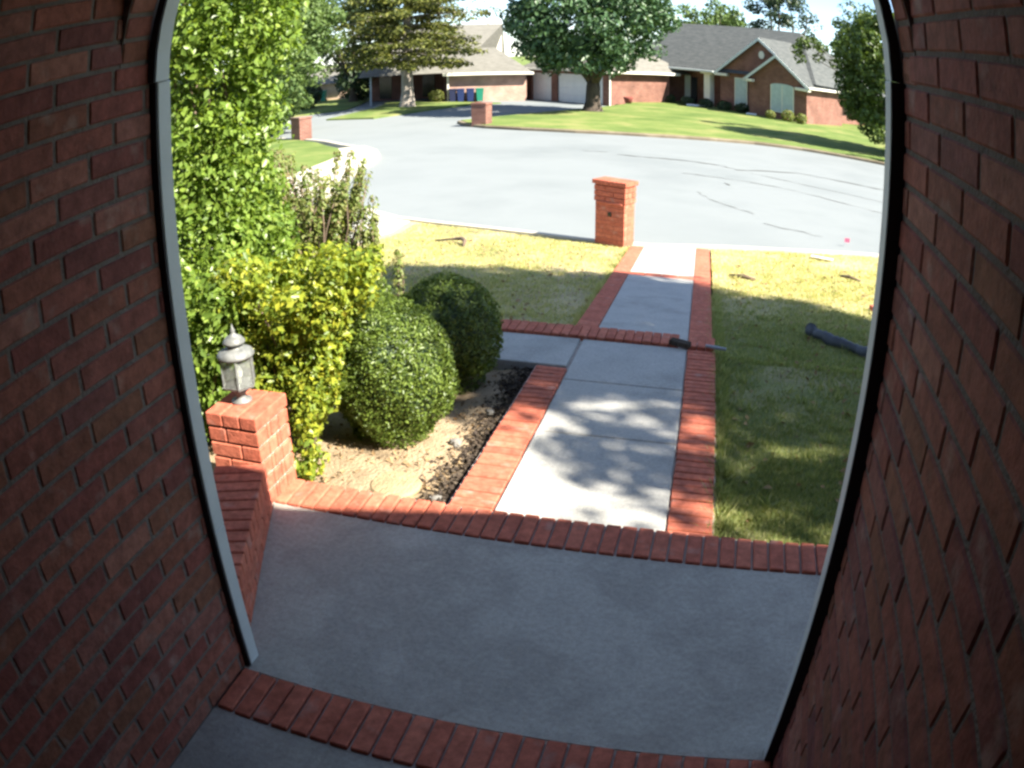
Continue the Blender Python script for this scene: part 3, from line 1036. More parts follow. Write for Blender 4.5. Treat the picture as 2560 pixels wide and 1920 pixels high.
# low wall along the flared side of the porch
wa, wb = Vector((0.475, -1.085)), Vector((0.035, -0.02))          # porch-side foot, local
dirw = (wb - wa).normalized()
nw = Vector((-dirw.y, dirw.x))                                     # away from the porch
if nw.x > 0:
    nw = -nw
LW = (wb - wa).length
low = bpy.data.objects.new('low_wall', None)
lwm = MB().box(0, LW, 0.012, 0.24, -0.2, 0.17).mesh('low_wall', mortar_l)
low = link('low_wall', lwm, gw, None, (wa.x, wa.y, 0), (0, 0, math.atan2(dirw.y, dirw.x)))
sy = 1.0 if (Vector((-math.sin(math.atan2(dirw.y, dirw.x)), math.cos(math.atan2(dirw.y, dirw.x)))).dot(nw) > 0) else -1.0
if sy < 0:
    lwm.transform(Matrix.Scale(-1, 4, Vector((0, 1, 0))))
for c in range(3):
    z = 0.0 + (c + 0.5) * 0.062
    x = -0.1277 if c % 2 else 0.0
    while x < LW:
        a, b = max(x + 0.005, 0.0), min(x + 0.25, LW)
        if b - a > 0.02:
            link('brick', brick_mesh(b - a, 0.08, 0.052, brick_pave, 'q'), low, None, ((a + b) / 2, sy * 0.04, z), (0, 0, 0))
        x += 0.2553
nb = int(LW / CO)
for i in range(nb):
    xx = (i + 0.5) * LW / nb
    link('brick', brick_mesh(LW / nb - 0.008, 0.262, 0.07, brick_pave, 'q'), low, None, (xx, sy * 0.127, 0.225), (0, random.uniform(-0.01, 0.01), random.uniform(-0.01, 0.01)))

lan = thing('lantern', 'grey metal post lantern with clear glass on the brick pillar', 'lantern', (-2.165, 3.0, 0.489))
MB().lathe([(0.055, 0), (0.055, 0.008), (0.032, 0.016), (0.026, 0.03), (0.03, 0.05), (0.05, 0.062), (0.05, 0.068)], 16).build('base', metal_g, lan, True)
MB().lathe([(0.05, 0.068), (0.088, 0.082), (0.091, 0.094), (0.0, 0.094)], 6).build('gallery', metal_g, lan)
for k in range(6):
    t = math.pi / 3 * k
    MB().tube([(0.088 * math.cos(t), 0.088 * math.sin(t), 0.092), (0.088 * math.cos(t), 0.088 * math.sin(t), 0.238)], 0.0045, 6).build('cage_bar', metal_g, lan)
for k in range(6):
    t0, t1 = math.pi / 3 * k, math.pi / 3 * (k + 1)
    MB().add([(0.086 * math.cos(t0), 0.086 * math.sin(t0), 0.095), (0.086 * math.cos(t1), 0.086 * math.sin(t1), 0.095),
              (0.086 * math.cos(t1), 0.086 * math.sin(t1), 0.236), (0.086 * math.cos(t0), 0.086 * math.sin(t0), 0.236),
              (0.084 * math.cos(t0), 0.084 * math.sin(t0), 0.095), (0.084 * math.cos(t1), 0.084 * math.sin(t1), 0.095),
              (0.084 * math.cos(t1), 0.084 * math.sin(t1), 0.236), (0.084 * math.cos(t0), 0.084 * math.sin(t0), 0.236)],
             [(0, 1, 2, 3), (7, 6, 5, 4), (0, 4, 5, 1), (1, 5, 6, 2), (2, 6, 7, 3), (3, 7, 4, 0)]).build('pane', glassm, lan)
MB().lathe([(0.0, 0.095), (0.014, 0.096), (0.014, 0.125), (0.02, 0.128), (0.024, 0.145), (0.022, 0.165), (0.012, 0.18), (0.0, 0.184)], 12).build('bulb', bulbm, lan, True)
rfm = MB().lathe([(0.094, 0.236), (0.098, 0.246), (0.088, 0.262), (0.06, 0.276), (0.042, 0.284), (0.042, 0.298), (0.058, 0.304), (0.058, 0.314), (0.04, 0.334), (0.016, 0.345), (0.010, 0.358), (0.014, 0.366), (0.006, 0.378), (0.001, 0.40)], 18)
rfm.build('lid', metal_g, lan, True)


# ------------------------------------------------------------------ mailboxes
def mailbox(label, loc, rz, w, d, h, lid, slot, detail):
    t = thing('brick_mailbox', label, 'mailbox', loc, rz, 'brick mailboxes along the kerb')
    if detail:
        core = MB().box(-w / 2 + 0.022, w / 2 - 0.022, -d / 2 + 0.018, d / 2 - 0.018, -0.25, h - 0.12).build('body', mortar_r, t)
        pillar_bricks(core, -w / 2 + 0.018, w / 2 - 0.018, -d / 2 + 0.014, d / 2 - 0.014, -0.05, 0.70, 0.0785, brick_pave, 'q')
        pillar_bricks(core, -w / 2, w / 2, -d / 2, d / 2, 0.70, h - 0.11, 0.0785, brick_pave, 'q')
        cp = MB().box(-w / 2 + 0.01, w / 2 - 0.01, -d / 2 + 0.01, d / 2 - 0.01, h - 0.108, h - 0.03).build('cap', mortar_r, t)
        k = 6
        for i in range(k):
            a = -d / 2 - 0.028 + (d + 0.056) * i / k
            b = a + (d + 0.056) / k
            for s in (-1, 1):
                link('brick', brick_mesh((w + 0.06) / 2 - 0.008, b - a - 0.008, 0.07, brick_pave, 'q'), cp, None, (s * (w + 0.06) / 4, (a + b) / 2, h - 0.055), (0, random.uniform(-0.006, 0.006), 0))
    else:
        MB().box(-w / 2, w / 2, -d / 2, d / 2, -0.2, h - 0.1).build('body', lid, t)
        MB().cbox(-w / 2 - 0.03, w / 2 + 0.03, -d / 2 - 0.03, d / 2 + 0.03, h - 0.1, h, 0.012).build('cap', lid, t)
        MB().cbox(-0.13, 0.13, d / 2, d / 2 + 0.02, h * 0.55, h * 0.8, 0.01).build('mail_door', metal_g, t)
    return t


mb = mailbox('near red brick mailbox pillar at the end of the front walk', (-1.66, 12.81, -1.08), math.radians(-26), 0.60, 0.33, 1.08, None, None, True)
MB().cbox(-0.25, 0.25, -0.187, -0.161, 0.675, 0.71, 0.004).build('ledge', brick_pave, mb)
MB().cbox(-0.03, 0.035, -0.170, -0.148, 0.47, 0.54, 0.004).build('newspaper_hole', darkglass, mb)
mailbox('far brick mailbox pillar at the driveway corner across the street', (-10.63, 35.2, zs(0, 35.2) + 0.1), math.radians(-10), 0.72, 0.62, 1.05, fb_red, None, False)
mailbox('left brick mailbox pillar on the corner lawn beside the shrubs', (-17.05, 30.05, zs(0, 30.3) + 0.1), math.radians(-30), 0.74, 0.6, 1.02, fb_red, None, False)


# ------------------------------------------------------------------ plants near the porch
def stems(name, base, tips, r0, r1, parent, mat=stem_m, n=6):
    b = MB()
    for tp in tips:
        p0, p1 = Vector(base), Vector(tp)
        mid = p0.lerp(p1, 0.5) + Vector((random.uniform(-0.1, 0.1), random.uniform(-0.1, 0.1), 0)) * (p1 - p0).length
        b.tube([p0, p0.lerp(mid, 0.6), mid.lerp(p1, 0.4), p1], [r0, r0 * 0.8, (r0 + r1) / 2, r1], n)
    return b.build(name, mat, parent, True)


# two clipped round bushes
def boxwood(label, loc, rx, ry, rz, n, leaf):
    t = thing('round_bush', label, 'bush', loc, 0, 'clipped round bushes in the garden bed')
    d = rng.normal(size=(n, 3))
    d /= np.linalg.norm(d, axis=1, keepdims=True)
    wob = 1 + 0.05 * np.sin(d[:, 0] * 4 + 1 + loc[1] * 3) * np.sin(d[:, 1] * 3.5 + loc[0]) + 0.035 * np.sin(d[:, 2] * 5 + d[:, 0] * 6 + loc[1]) + 0.02 * np.sin(d[:, 1] * 13 + d[:, 2] * 9)
    wob = wob + np.where(rng.random(n) < 0.02, 0.09 * rng.random(n), 0)
    rad = (0.86 + 0.15 * rng.random(n)) * wob
    P = d * rad[:, None] * [rx, ry, rz] + [0, 0, rz * 0.97]
    low = d[:, 2] < -0.1
    hz = np.linalg.norm(d[:, :2], axis=1) + 1e-6
    k = np.where(low, np.maximum(1.0, 0.86 / hz * (1 - 0.3 * (-d[:, 2]))), 1.0)
    k = np.where(hz < 0.35, 1.0, k)
    P[:, :2] *= k[:, None]
    hole = np.sin(d[:, 0] * 7 + 2.1 * loc[1]) * np.sin(d[:, 1] * 6 + d[:, 2] * 5) > 0.80
    keep = (P[:, 2] > -0.01) & ~(hole & (rng.random(n) < 0.7))
    P, d = P[keep], d[keep]
    leaves('foliage', P, d + rng.normal(size=d.shape) * 0.7, leaf * (0.5 + 0.95 * rng.random(len(P))), L_BOX, t, 0.55, 0.3)
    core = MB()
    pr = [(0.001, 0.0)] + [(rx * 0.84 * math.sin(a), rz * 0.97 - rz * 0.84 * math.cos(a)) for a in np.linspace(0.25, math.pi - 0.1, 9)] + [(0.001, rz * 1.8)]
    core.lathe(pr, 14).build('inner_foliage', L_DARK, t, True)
    stems('trunk', (0, 0, -0.05), [(0.05, 0.02, rz * 0.5), (-0.04, 0.05, rz * 0.5)], 0.025, 0.015, t)
    return t


boxwood('front clipped round green bush nearest the porch', (-1.82, 4.08, -0.19), 0.385, 0.37, 0.44, 26000, 0.021)
boxwood('rear clipped round green bush beside the front walk, half shaded', (-1.775, 4.96, -0.22), 0.405, 0.38, 0.40, 22000, 0.021)
boxwood('small clipped bush mostly hidden behind the two round bushes', (-2.48, 5.0, -0.21), 0.33, 0.33, 0.40, 7000, 0.028)

# golden shrub spilling over the pillar: narrow foot, wide flat top
t = thing('golden_shrub', 'yellow-green leafy shrub with flat clipped top behind the brick pillar', 'shrub', (-2.20, 3.66, -0.14))
cs, rs, ks = [], [], []
for i in range(230):
    h = random.random() ** 0.6
    z = 0.10 + 1.02 * h
    w = 0.07 + 0.37 * h ** 0.8
    a = random.uniform(0, 2 * math.pi)
    rr = w * math.sqrt(random.uniform(0.25, 1.0))
    cs.append((rr * math.cos(a) * 1.1 + 0.07 * h - 0.09, rr * math.sin(a) * 0.8 + 0.10 * h, z))
    rs.append(0.075 + 0.06 * random.random())
    ks.append(72)
for i in range(16):                                     # trailing sprays down to the soil
    f = i / 15
    cs.append((0.17 - 0.02 * f + random.uniform(-0.05, 0.05), -0.20 - 0.12 * f + random.uniform(-0.04, 0.04), 0.52 - 0.5 * f))
    rs.append(0.07)
    ks.append(30)
for i in range(7):
    cs.append((0.14 + random.uniform(-0.07, 0.09), -0.30 + random.uniform(-0.06, 0.05), 0.02 + random.uniform(0, 0.10)))
    rs.append(0.055)
    ks.append(26)
P, N = clump_cloud(cs, rs, ks, 0.8)
P[:, 2] = np.minimum(P[:, 2], 1.17 + 0.03 * rng.random(len(P)))
P[:, 2] = np.maximum(P[:, 2], 0.015)
leaves('foliage', P, N, 0.045 * (0.35 + 1.0 * rng.random(len(P))), L_HEDGE, t, 0.62, 0.25, (0.1, -0.1, -0.5))
stems('stem', (0, 0, -0.05), [(c[0] * 0.9, c[1] * 0.9, c[2]) for c in cs[:230:10]], 0.014, 0.004, t)

# tall shrub at the left edge, and its recess
t = thing('tall_shrub', 'tall glossy green shrub rising out of view beside the left trim', 'shrub', (-3.28, 4.40, -0.16))
cs, rs, ks = [], [], []
for i in range(1150):
    z = random.uniform(0.1, 3.6)
    w = 0.52 + 0.10 * math.sin(z * 2.3 + 0.6) + (0.08 if z > 1.7 else 0)
    a = random.uniform(0, 2 * math.pi)
    rr = w * math.sqrt(random.uniform(0.3, 1.0))
    x, y = rr * math.cos(a), rr * math.sin(a)
    if 1.2 < z < 2.15 and x < 0.0 and y < 0.05:
        continue
    cs.append((x, y, z))
    rs.append(0.10 + 0.09 * random.random())
    ks.append(62)
P, N = clump_cloud(cs, rs, ks, 0.9)
leaves('foliage', P, N, 0.054 * (0.35 + 1.0 * rng.random(len(P))), L_TALL, t, 0.62, 0.22, (0.1, -0.1, -0.4))
stems('stem', (0, 0, -0.1), [(c[0] * 0.8, c[1] * 0.8, c[2]) for c in cs[::40]], 0.016, 0.005, t)
t = thing('broadleaf_shrub', 'dark broadleaf shrub low behind the lantern against the left trim', 'shrub', (-3.0, 3.62, -0.14))
cs = [(random.uniform(-0.4, 0.5), random.uniform(-0.25, 0.25), random.uniform(0.1, 1.12)) for i in range(190)]
P, N = clump_cloud(cs, [0.13] * 190, [62] * 190, 0.9)
leaves('foliage', P, N, 0.056 * (0.35 + 1.0 * rng.random(len(P))), L_TALL, t, 0.6, 0.25, (0.0, -0.2, -0.5))
stems('stem', (0, 0, -0.05), [(c[0] * 0.8, c[1] * 0.8, c[2]) for c in cs[::6]], 0.02, 0.006, t)


# crepe myrtles: bundles of upright sprays behind the golden shrub
def crepe(label, loc, sprays, hmin, hmax, spread):
    t = thing('crepe_myrtle', label, 'shrub', loc, 0, 'upright flowering shrubs behind the golden shrub')
    Ps, Ns, tips = [], [], []
    for i in range(sprays):
        a = random.uniform(0, 6.28)
        r = spread * math.sqrt(random.random())
        h = random.uniform(hmin, hmax)
        tip = Vector((r * math.cos(a), r * math.sin(a) * 0.8, h))
        tips.append(tip)
        k = int(230 * h)
        s = rng.random(k) ** 0.7
        ax = np.array([tip * float(q) for q in s])
        rad = 0.075 * (1.15 - 0.65 * s)
        th = rng.random(k) * 6.28
        off = np.stack([np.cos(th), np.sin(th), rng.normal(size=k) * 0.3], 1)
        Ps.append(ax + off * (rad * (0.3 + 0.9 * rng.random(k)))[:, None])
        Ns.append(off + [0, 0, 0.6])
    P, N = np.concatenate(Ps), np.concatenate(Ns)
    leaves('foliage', P, N, 0.042 * (0.5 + 0.9 * rng.random(len(P))), L_CREPE, t, 0.5, 0.2)
    stems('stem', (0, 0, -0.05), [tuple(p) for p in tips], 0.012, 0.003, t, n=5)


crepe('wide clump of reddish upright sprays between the tall shrub and the street', (-3.40, 6.1, -0.28), 95, 0.6, 1.62, 0.60)
crepe('thin single column of leafy sprays standing before the bright street', (-2.84, 6.15, -0.27), 7, 0.7, 1.28, 0.10)
crepe('sparse low sprig right of the leafy column by the lawn', (-2.66, 6.2, -0.30), 2, 0.6, 0.92, 0.04)

# garden-bed bits
st_o = thing('stepping_stone', 'flat round pale stepping stone in the soil by the porch band', 'stone', (-1.55, 3.42, -0.135))
MB().lathe([(0.135, -0.03), (0.142, 0.01), (0.13, 0.022), (0.06, 0.027), (0.001, 0.028)], 20).build('slab', sandst, st_o)
for i, (x, y, s, lab) in enumerate(((-1.32, 4.45, 0.03, 'grey pebble in the dark mulch by the walk edging'), (-1.40, 4.0, 0.045, 'chunky pale pebble between the front bush and the walk'),
                                     (-1.30, 3.36, 0.05, 'grey stone wedged at the porch band corner'))):
    b = MB().lathe([(0.001, -0.3), (0.8, -0.2), (1.0, 0.15), (0.7, 0.55), (0.001, 0.7)], 8)
    b.v = [(x_ * s * (1 + 0.25 * math.sin(3 * k)), y_ * s * (0.8 + 0.2 * math.cos(5 * k)), z_ * s) for k, (x_, y_, z_) in enumerate(b.v)]
    o = b.build('pebble', greyst)
    o.location = (x, y, -0.15)
    tag(o, lab, 'stone', 'pebbles in the garden bed')
P = np.stack([rng.uniform(-2.3, -1.2, 900), rng.uniform(3.2, 5.2, 900), np.zeros(900)], 1)
P[:, 2] = np.interp(P[:, 1], [3.1, 5.4], [-0.13, -0.23]) + 0.012
o = leaves('leaf_litter', P, rng.normal(size=(900, 3)) * 0.5 + [0, 0, 1], 0.028 * (0.5 + rng.random(900)), deadleaf, None, 0.6, 0.3, None, 'stuff')
o['label'] = 'scattered dead leaves on the soil'

nm = 2600
P = np.stack([-1.20 - np.abs(rng.normal(size=nm)) * 0.085, rng.uniform(3.2, 5.33, nm), np.zeros(nm)], 1)
P[:, 0] -= 0.02 * (P[:, 1] - 3.2)
P[:, 2] = np.interp(P[:, 1], [3.1, 5.4], [-0.13, -0.23]) + 0.006 + 0.02 * rng.random(nm)
o = leaves('mulch', P, rng.normal(size=(nm, 3)) * 0.6 + [0, 0, 1], 0.03 * (0.4 + rng.random(nm)), mulchm, None, 0.6, 0.3, None, 'stuff')
o['label'] = 'dark bark litter along the brick edging of the walk'

# ------------------------------------------------------------------ grass and dead leaves on the near lawns
def blades(n, x0f, x1f, y0, y1, hh):
    y = y0 + (y1 - y0) * rng.random(n) ** 1.35
    a = np.array([x0f(t) for t in y])
    b = np.array([x1f(t) for t in y])
    x = a + (b - a) * rng.random(n)
    lim = np.array([curb_y(t) for t in x]) - 0.2
    k = y < lim
    x, y = x[k], y[k]
    patch = np.sin(x * 2.1 + 1.3 * np.sin(y * 1.7)) * np.sin(y * 1.9 + x) + 0.6 * rng.normal(size=len(x))
    k = patch > -0.55
    x, y = x[k], y[k]
    z = np.array([zl(0, t) for t in y])
    m = len(x)
    th = rng.random(m) * 6.28
    w = 0.003 + 0.003 * rng.random(m)
    w = w * (1 + 0.10 * np.maximum(0, y - 4))
    h = hh * (0.4 + 0.9 * rng.random(m))
    lean = rng.normal(size=(m, 2)) * (h * 0.55)[:, None]
    V = np.empty((m, 3, 3))
    V[:, 0] = np.stack([x - w * np.cos(th), y - w * np.sin(th), z - 0.01], 1)
    V[:, 1] = np.stack([x + w * np.cos(th), y + w * np.sin(th), z - 0.01], 1)
    V[:, 2] = np.stack([x + lean[:, 0], y + lean[:, 1], z + h], 1)
    return V


V = np.concatenate([blades(150000, lambda y: xr(y) + 0.245, lambda y: 0.45 + 0.24 * y, 3.14, 14.5, 0.028),
                    blades(110000, lambda y: -5.4, lambda y: xr(y) - WALKW - 0.22, 6.32, 14.0, 0.028)])
def tufts(k):
    out = []
    for _ in range(k):
        if random.random() < 0.45:
            y = random.uniform(3.15, 9.0)
            x = xr(y) + 0.24 + random.uniform(-0.01, 0.05)
        elif random.random() < 0.5:
            x, y = random.uniform(0.2, 2.6), random.uniform(3.16, 11.5)
        else:
            y = random.uniform(6.35, 12.3)
            x = random.choice([xr(y) - WALKW - 0.215 - random.uniform(0, 0.05), random.uniform(-5.2, -1.4)])
        m = random.randint(9, 26)
        hh = random.uniform(0.035, 0.085)
        th = rng.random(m) * 6.28
        bx, by = x + rng.normal(size=m) * 0.02, y + rng.normal(size=m) * 0.02
        z = zl(0, y)
        w = 0.004 + 0.003 * rng.random(m)
        h = hh * (0.5 + 0.7 * rng.random(m))
        ln = rng.normal(size=(m, 2)) * (h * 0.6)[:, None]
        V = np.empty((m, 3, 3))
        V[:, 0] = np.stack([bx - w * np.cos(th), by - w * np.sin(th), np.full(m, z - 0.01)], 1)
        V[:, 1] = np.stack([bx + w * np.cos(th), by + w * np.sin(th), np.full(m, z - 0.01)], 1)
        V[:, 2] = np.stack([bx + ln[:, 0], by + ln[:, 1], z + h], 1)
        out.append(V)
    return np.concatenate(out)


V = np.concatenate([V, tufts(1100)])
def blade_mesh(V, mat, label):
    me = bpy.data.meshes.new('grass')
    m = len(V)
    me.vertices.add(m * 3)
    me.vertices.foreach_set('co', V.ravel())
    me.loops.add(m * 3)
    me.loops.foreach_set('vertex_index', np.arange(m * 3, dtype=np.int32))
    me.polygons.add(m)
    me.polygons.foreach_set('loop_start', np.arange(0, m * 3, 3, dtype=np.int32))
    me.materials.append(mat)
    me.update(calc_edges=True)
    o = link('grass', me, None, 'stuff')
    o['label'] = label


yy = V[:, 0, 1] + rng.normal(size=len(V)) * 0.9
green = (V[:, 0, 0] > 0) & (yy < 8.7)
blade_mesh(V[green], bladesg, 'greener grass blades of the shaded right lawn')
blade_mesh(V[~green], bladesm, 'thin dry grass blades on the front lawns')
k = 1500
y = 3.3 + 9.2 * rng.random(k)
x = np.where(rng.random(k) < 0.6, rng.uniform(-5, -1.3, k), rng.uniform(0.2, 3.0, k))
kk = ~((x < 0) & (y < 6.5))
x, y = x[kk], y[kk]
P = np.stack([x, y, np.array([zl(0, t) for t in y]) + 0.02], 1)
o = leaves('leaf_litter', P, rng.normal(size=(len(x), 3)) * 0.5 + [0, 0, 1], 0.045 * (0.5 + rng.random(len(x))), deadleaf, None, 0.6, 0.3, None, 'stuff')
o['label'] = 'brown dead leaves scattered on the front lawns'

# things lying on the lawns
b = MB()
pts = [(1.02, 7.66, 0.05), (1.06, 7.56, 0.045), (1.16, 7.40, 0.04), (1.32, 7.22, 0.035), (1.50, 7.05, 0.03), (1.75, 6.85, 0.03), (2.05, 6.66, 0.03)]
dense = []
for i in range(len(pts) - 1):
    for q in range(8):
        f = q / 8
        dense.append(tuple(pts[i][j] + (pts[i + 1][j] - pts[i][j]) * f for j in range(3)))
dense = [(x, y, zl(0, y) + z + 0.02) for x, y, z in dense]
b.tube([(x + 0.012 * math.sin(i * 0.9), y, z + 0.008 * math.sin(i * 0.55)) for i, (x, y, z) in enumerate(dense)], [(0.058 if i % 2 else 0.046) * (1 + 0.15 * math.sin(i * 0.4)) for i in range(len(dense))], 12)
tag(b.build('drain_pipe', pipem, None, True), 'dark grey ribbed pipe lying curved on the right lawn', 'pipe')
o = MB().cbox(-0.10, 0.10, -0.05, 0.05, 0, 0.06, 0.006).build('loose_brick', brick_pave)
o.location = (2.12, 9.40, zl(0, 9.4) + 0.005)
o.rotation_euler = (0, 0.05, 0.3)
tag(o, 'loose orange brick on the sunny grass at the right trim', 'brick')
o = MB().cbox(-0.085, 0.085, -0.035, 0.035, 0, 0.045, 0.006).build('loose_brick', bark)
o.location = (xr(6.1) - 0.06, 6.02, zw(6.0) + 0.012)
o.rotation_euler = (0.05, 0.03, -0.35)
tag(o, 'dark broken-out brick lying on the step at the right walk edge', 'brick')
o = MB().tube([(-0.02, 5.97, zw(5.97) + 0.05), (0.06, 5.965, zw(5.97) + 0.045), (0.145, 5.96, zw(5.97) + 0.04)], [0.013, 0.016, 0.013], 8).build('metal_rod', greypaint)
tag(o, 'short pale rod across the right brick edging at the step', 'rod')


def twig(label, pts, r, mat=stem_m):
    o = MB().tube([(x, y, zl(0, y) + z) for x, y, z in pts], r, 7).build('twig', mat, None, True)
    tag(o, label, 'stick')


twig('curved brown stick on the sunny left lawn near the kerb', [(-4.40, 11.95, 0.03), (-4.15, 11.98, 0.06), (-3.95, 11.90, 0.09), (-3.84, 11.72, 0.08), (-3.80, 11.52, 0.02)], [0.014, 0.018, 0.032, 0.036, 0.02])
twig('short dark stick on the yellow grass right of the walk', [(0.22, 10.68, 0.02), (0.42, 10.62, 0.04), (0.58, 10.58, 0.02)], [0.02, 0.032, 0.014])
twig('reddish brown stick on the yellow grass near the right trim', [(1.98, 11.78, 0.02), (2.10, 11.68, 0.04), (2.28, 11.52, 0.02)], [0.016, 0.028, 0.014])
o = MB().cbox(-0.2, 0.2, -0.04, 0.04, 0, 0.02, 0.004).build('pale_strip', whitep)
o.location = (1.86, 13.2, zl(0, 13.2) + 0.03)
o.rotation_euler = (0, 0, -0.25)
tag(o, 'small pale strip lying in the grass beside the right kerb', 'strip')
t = thing('marker_flag', 'tiny pink marker flag on the street by the right kerb', 'flag', (2.55, 15.0, zs(0, 15.0)))
MB().tube([(0, 0, 0), (0, 0, 0.16)], 0.004, 6).build('wire', greypaint, t)
MB().cbox(0.0, 0.10, -0.002, 0.002, 0.09, 0.17, 0.0008).build('flag', pinkm, t)


# ------------------------------------------------------------------ trees
def tree_trunk(base, fork, tips, r0, mat, parent, n=9):
    b = MB()
    B0, F0 = Vector(base), Vector(fork)
    b.tube([B0 + Vector((0, 0, -0.15)), B0 + Vector((0, 0, 0.08)), B0.lerp(F0, 0.3), F0.lerp(B0, 0.15), F0 + Vector((0, 0, 0.15))], [r0 * 1.75, r0 * 1.35, r0, r0 * 0.92, r0 * 0.8], n)
    for tp in tips:
        T = Vector(tp)
        mid = F0.lerp(T, 0.5) + Vector((random.uniform(-0.15, 0.15), random.uniform(-0.15, 0.15), 0.1)) * (T - F0).length * 0.5
        b.tube([F0 - Vector((0, 0, 0.15)), F0.lerp(mid, 0.5), mid, T], [r0 * 0.62, r0 * 0.5, r0 * 0.34, r0 * 0.1], 7)
    return b.build('trunk', mat, parent, True)


def crown_centres(n, c, r, zmin=None, flt=None):
    out = []
    while len(out) < n:
        d = rng.normal(size=3)
        d /= np.linalg.norm(d)
        rad = (0.45 + 0.55 * rng.random()) ** 0.6
        p = d * rad * np.asarray(r)
        p = p + np.asarray(c)
        if zmin is not None and p[2] < zmin:
            continue
        if flt and flt(p):
            continue
        out.append(tuple(p))
    return out


def leaf_tree(name, label, cat, loc, fork, cc, cr, nclump, crad, per, leaf, mat, r0, barkm, zmin=None, tips=8, group=None, aspect=0.6, flat=0.75, shell=0.55, flt=None):
    t = thing(name, label, cat, loc, 0, group)
    cs = crown_centres(nclump, cc, cr, zmin, flt)
    P, N = clump_cloud(cs, [crad * (0.7 + 0.6 * random.random()) for _ in cs], [per] * len(cs), flat, shell)
    leaves('crown', P, N, leaf * (0.6 + 0.8 * rng.random(len(P))), mat, t, aspect, 0.25)
    tp = [cs[i] for i in range(0, len(cs), max(1, len(cs) // tips))][:tips]
    tree_trunk((0, 0, 0), fork, tp, r0, barkm, t)
    return t


zt = zfl(-7.16, 44.97)
leaf_tree('shade_tree', 'big round dark green tree with forked trunk on the far lawn', 'tree', (-7.16, 44.97, zt), (0.05, 0, 1.7), (-0.1, -0.4, 6.0), (4.75, 5.4, 4.3), 230, 0.9, 170, 0.27, L_OAK, 0.43, bark, zmin=2.75, tips=12)
leaf_tree('street_tree', 'leafy tree beside the sunlit end wall at the right trim', 'tree', (9.0, 37.4, zs(0, 37) + 0.15), (0.0, 0, 1.5), (-0.1, 0, 3.9), (3.0, 2.8, 3.7), 150, 0.7, 150, 0.24, L_RIGHT, 0.2, bark, zmin=0.35)
t = thing('sapling', 'low leafy branch hanging before the grey gable roof', 'tree', (6.2, 41.0, zs(0, 41) + 0.15))
cs = [(random.uniform(-2.2, 0.4), random.uniform(-0.5, 0.5), random.uniform(4.1, 5.3)) for _ in range(12)]
P, N = clump_cloud(cs, [0.38] * 12, [50] * 12, 0.8)
leaves('crown', P, N, 0.22 * (0.6 + 0.8 * rng.random(len(P))), L_RIGHT, t, 0.6, 0.25)
tree_trunk((3.0, -1.5, 0), (2.6, -1.2, 2.4), cs[:6], 0.07, bark, t)
t = thing('weed_clump', 'leggy green weeds at the far kerb under the street tree', 'plant', (7.35, 33.5, zs(0, 33.5) + 0.14))
cs = [(random.uniform(-0.5, 0.7), random.uniform(-0.3, 0.3), random.uniform(0.2, 1.5)) for _ in range(16)]
P, N = clump_cloud(cs, [0.28] * 16, [40] * 16, 0.9)
leaves('foliage', P, N, 0.16 * (0.6 + 0.8 * rng.random(len(P))), L_RIGHT, t, 0.5, 0.25)
stems('stem', (0, 0, -0.05), cs[::2], 0.025, 0.008, t)
random.seed(21)
rng = np.random.default_rng(21)
# yard tree to the right of the walk, out of the picture; it shades the lawn
leaf_tree('yard_tree', 'broad yard tree right of the walk whose shade falls across the front lawn', 'tree', (5.2, 4.9, zl(0, 4.9)), (0, 0, 2.6), (-0.2, 0.05, 6.1), (4.9, 2.35, 1.7), 300, 0.62, 150, 0.17, L_OAK, 0.22, bark, zmin=4.1,
          flt=lambda p: 5.2 + p[0] - p[2] < -2.2 and 4.9 + p[1] + 0.3 * p[2] < 7.5)
yt_ = bpy.data.objects['yard_tree']
cs = []
while len(cs) < 62:
    c = (random.uniform(-4.2, 4.5), random.uniform(-3.7, -2.2), random.uniform(4.6, 6.9))
    sx_, sy_ = 5.2 + c[0] - c[2], 4.9 + c[1] + 0.34 * c[2]
    if sx_ > -0.75 and not (sx_ < -0.5 and sy_ < 3.8):
        cs.append(c)
P, N = clump_cloud(cs, [0.42] * len(cs), [58] * len(cs), 0.75)
leaves('low_branch', P, N, 0.15 * (0.6 + 0.8 * rng.random(len(P))), L_OAK, yt_, 0.6, 0.25)
# soft trees on the left
for i, (lab, loc, c, r, k) in enumerate((('large soft green tree behind the tall shrub on the left', (-22.0, 33.5, -1.4), (0, 0, 4.9), (4.6, 4.0, 5.3), 190),
                                          ('rounder soft green tree leaning right over the corner lawn', (-23.4, 37.5, -1.45), (0.9, 0, 6.0), (2.7, 2.8, 3.7), 120))):
    leaf_tree('soft_tree', lab, 'tree', loc, (0, 0, 1.5), c, r, k, 0.8, 170, 0.24, L_ELM, 0.22, bark, zmin=(0.15, 3.1)[i], group='soft green trees left of the cedar')
leaf_tree('backyard_tree', 'tall dark tree between the soft trees and the cedar', 'tree', (-29.0, 60.0, -1.7), (0, 0, 2), (0, 0, 7), (4.5, 4, 5), 60, 1.2, 110, 0.4, L_DARK, 0.3, bark, zmin=2.0)
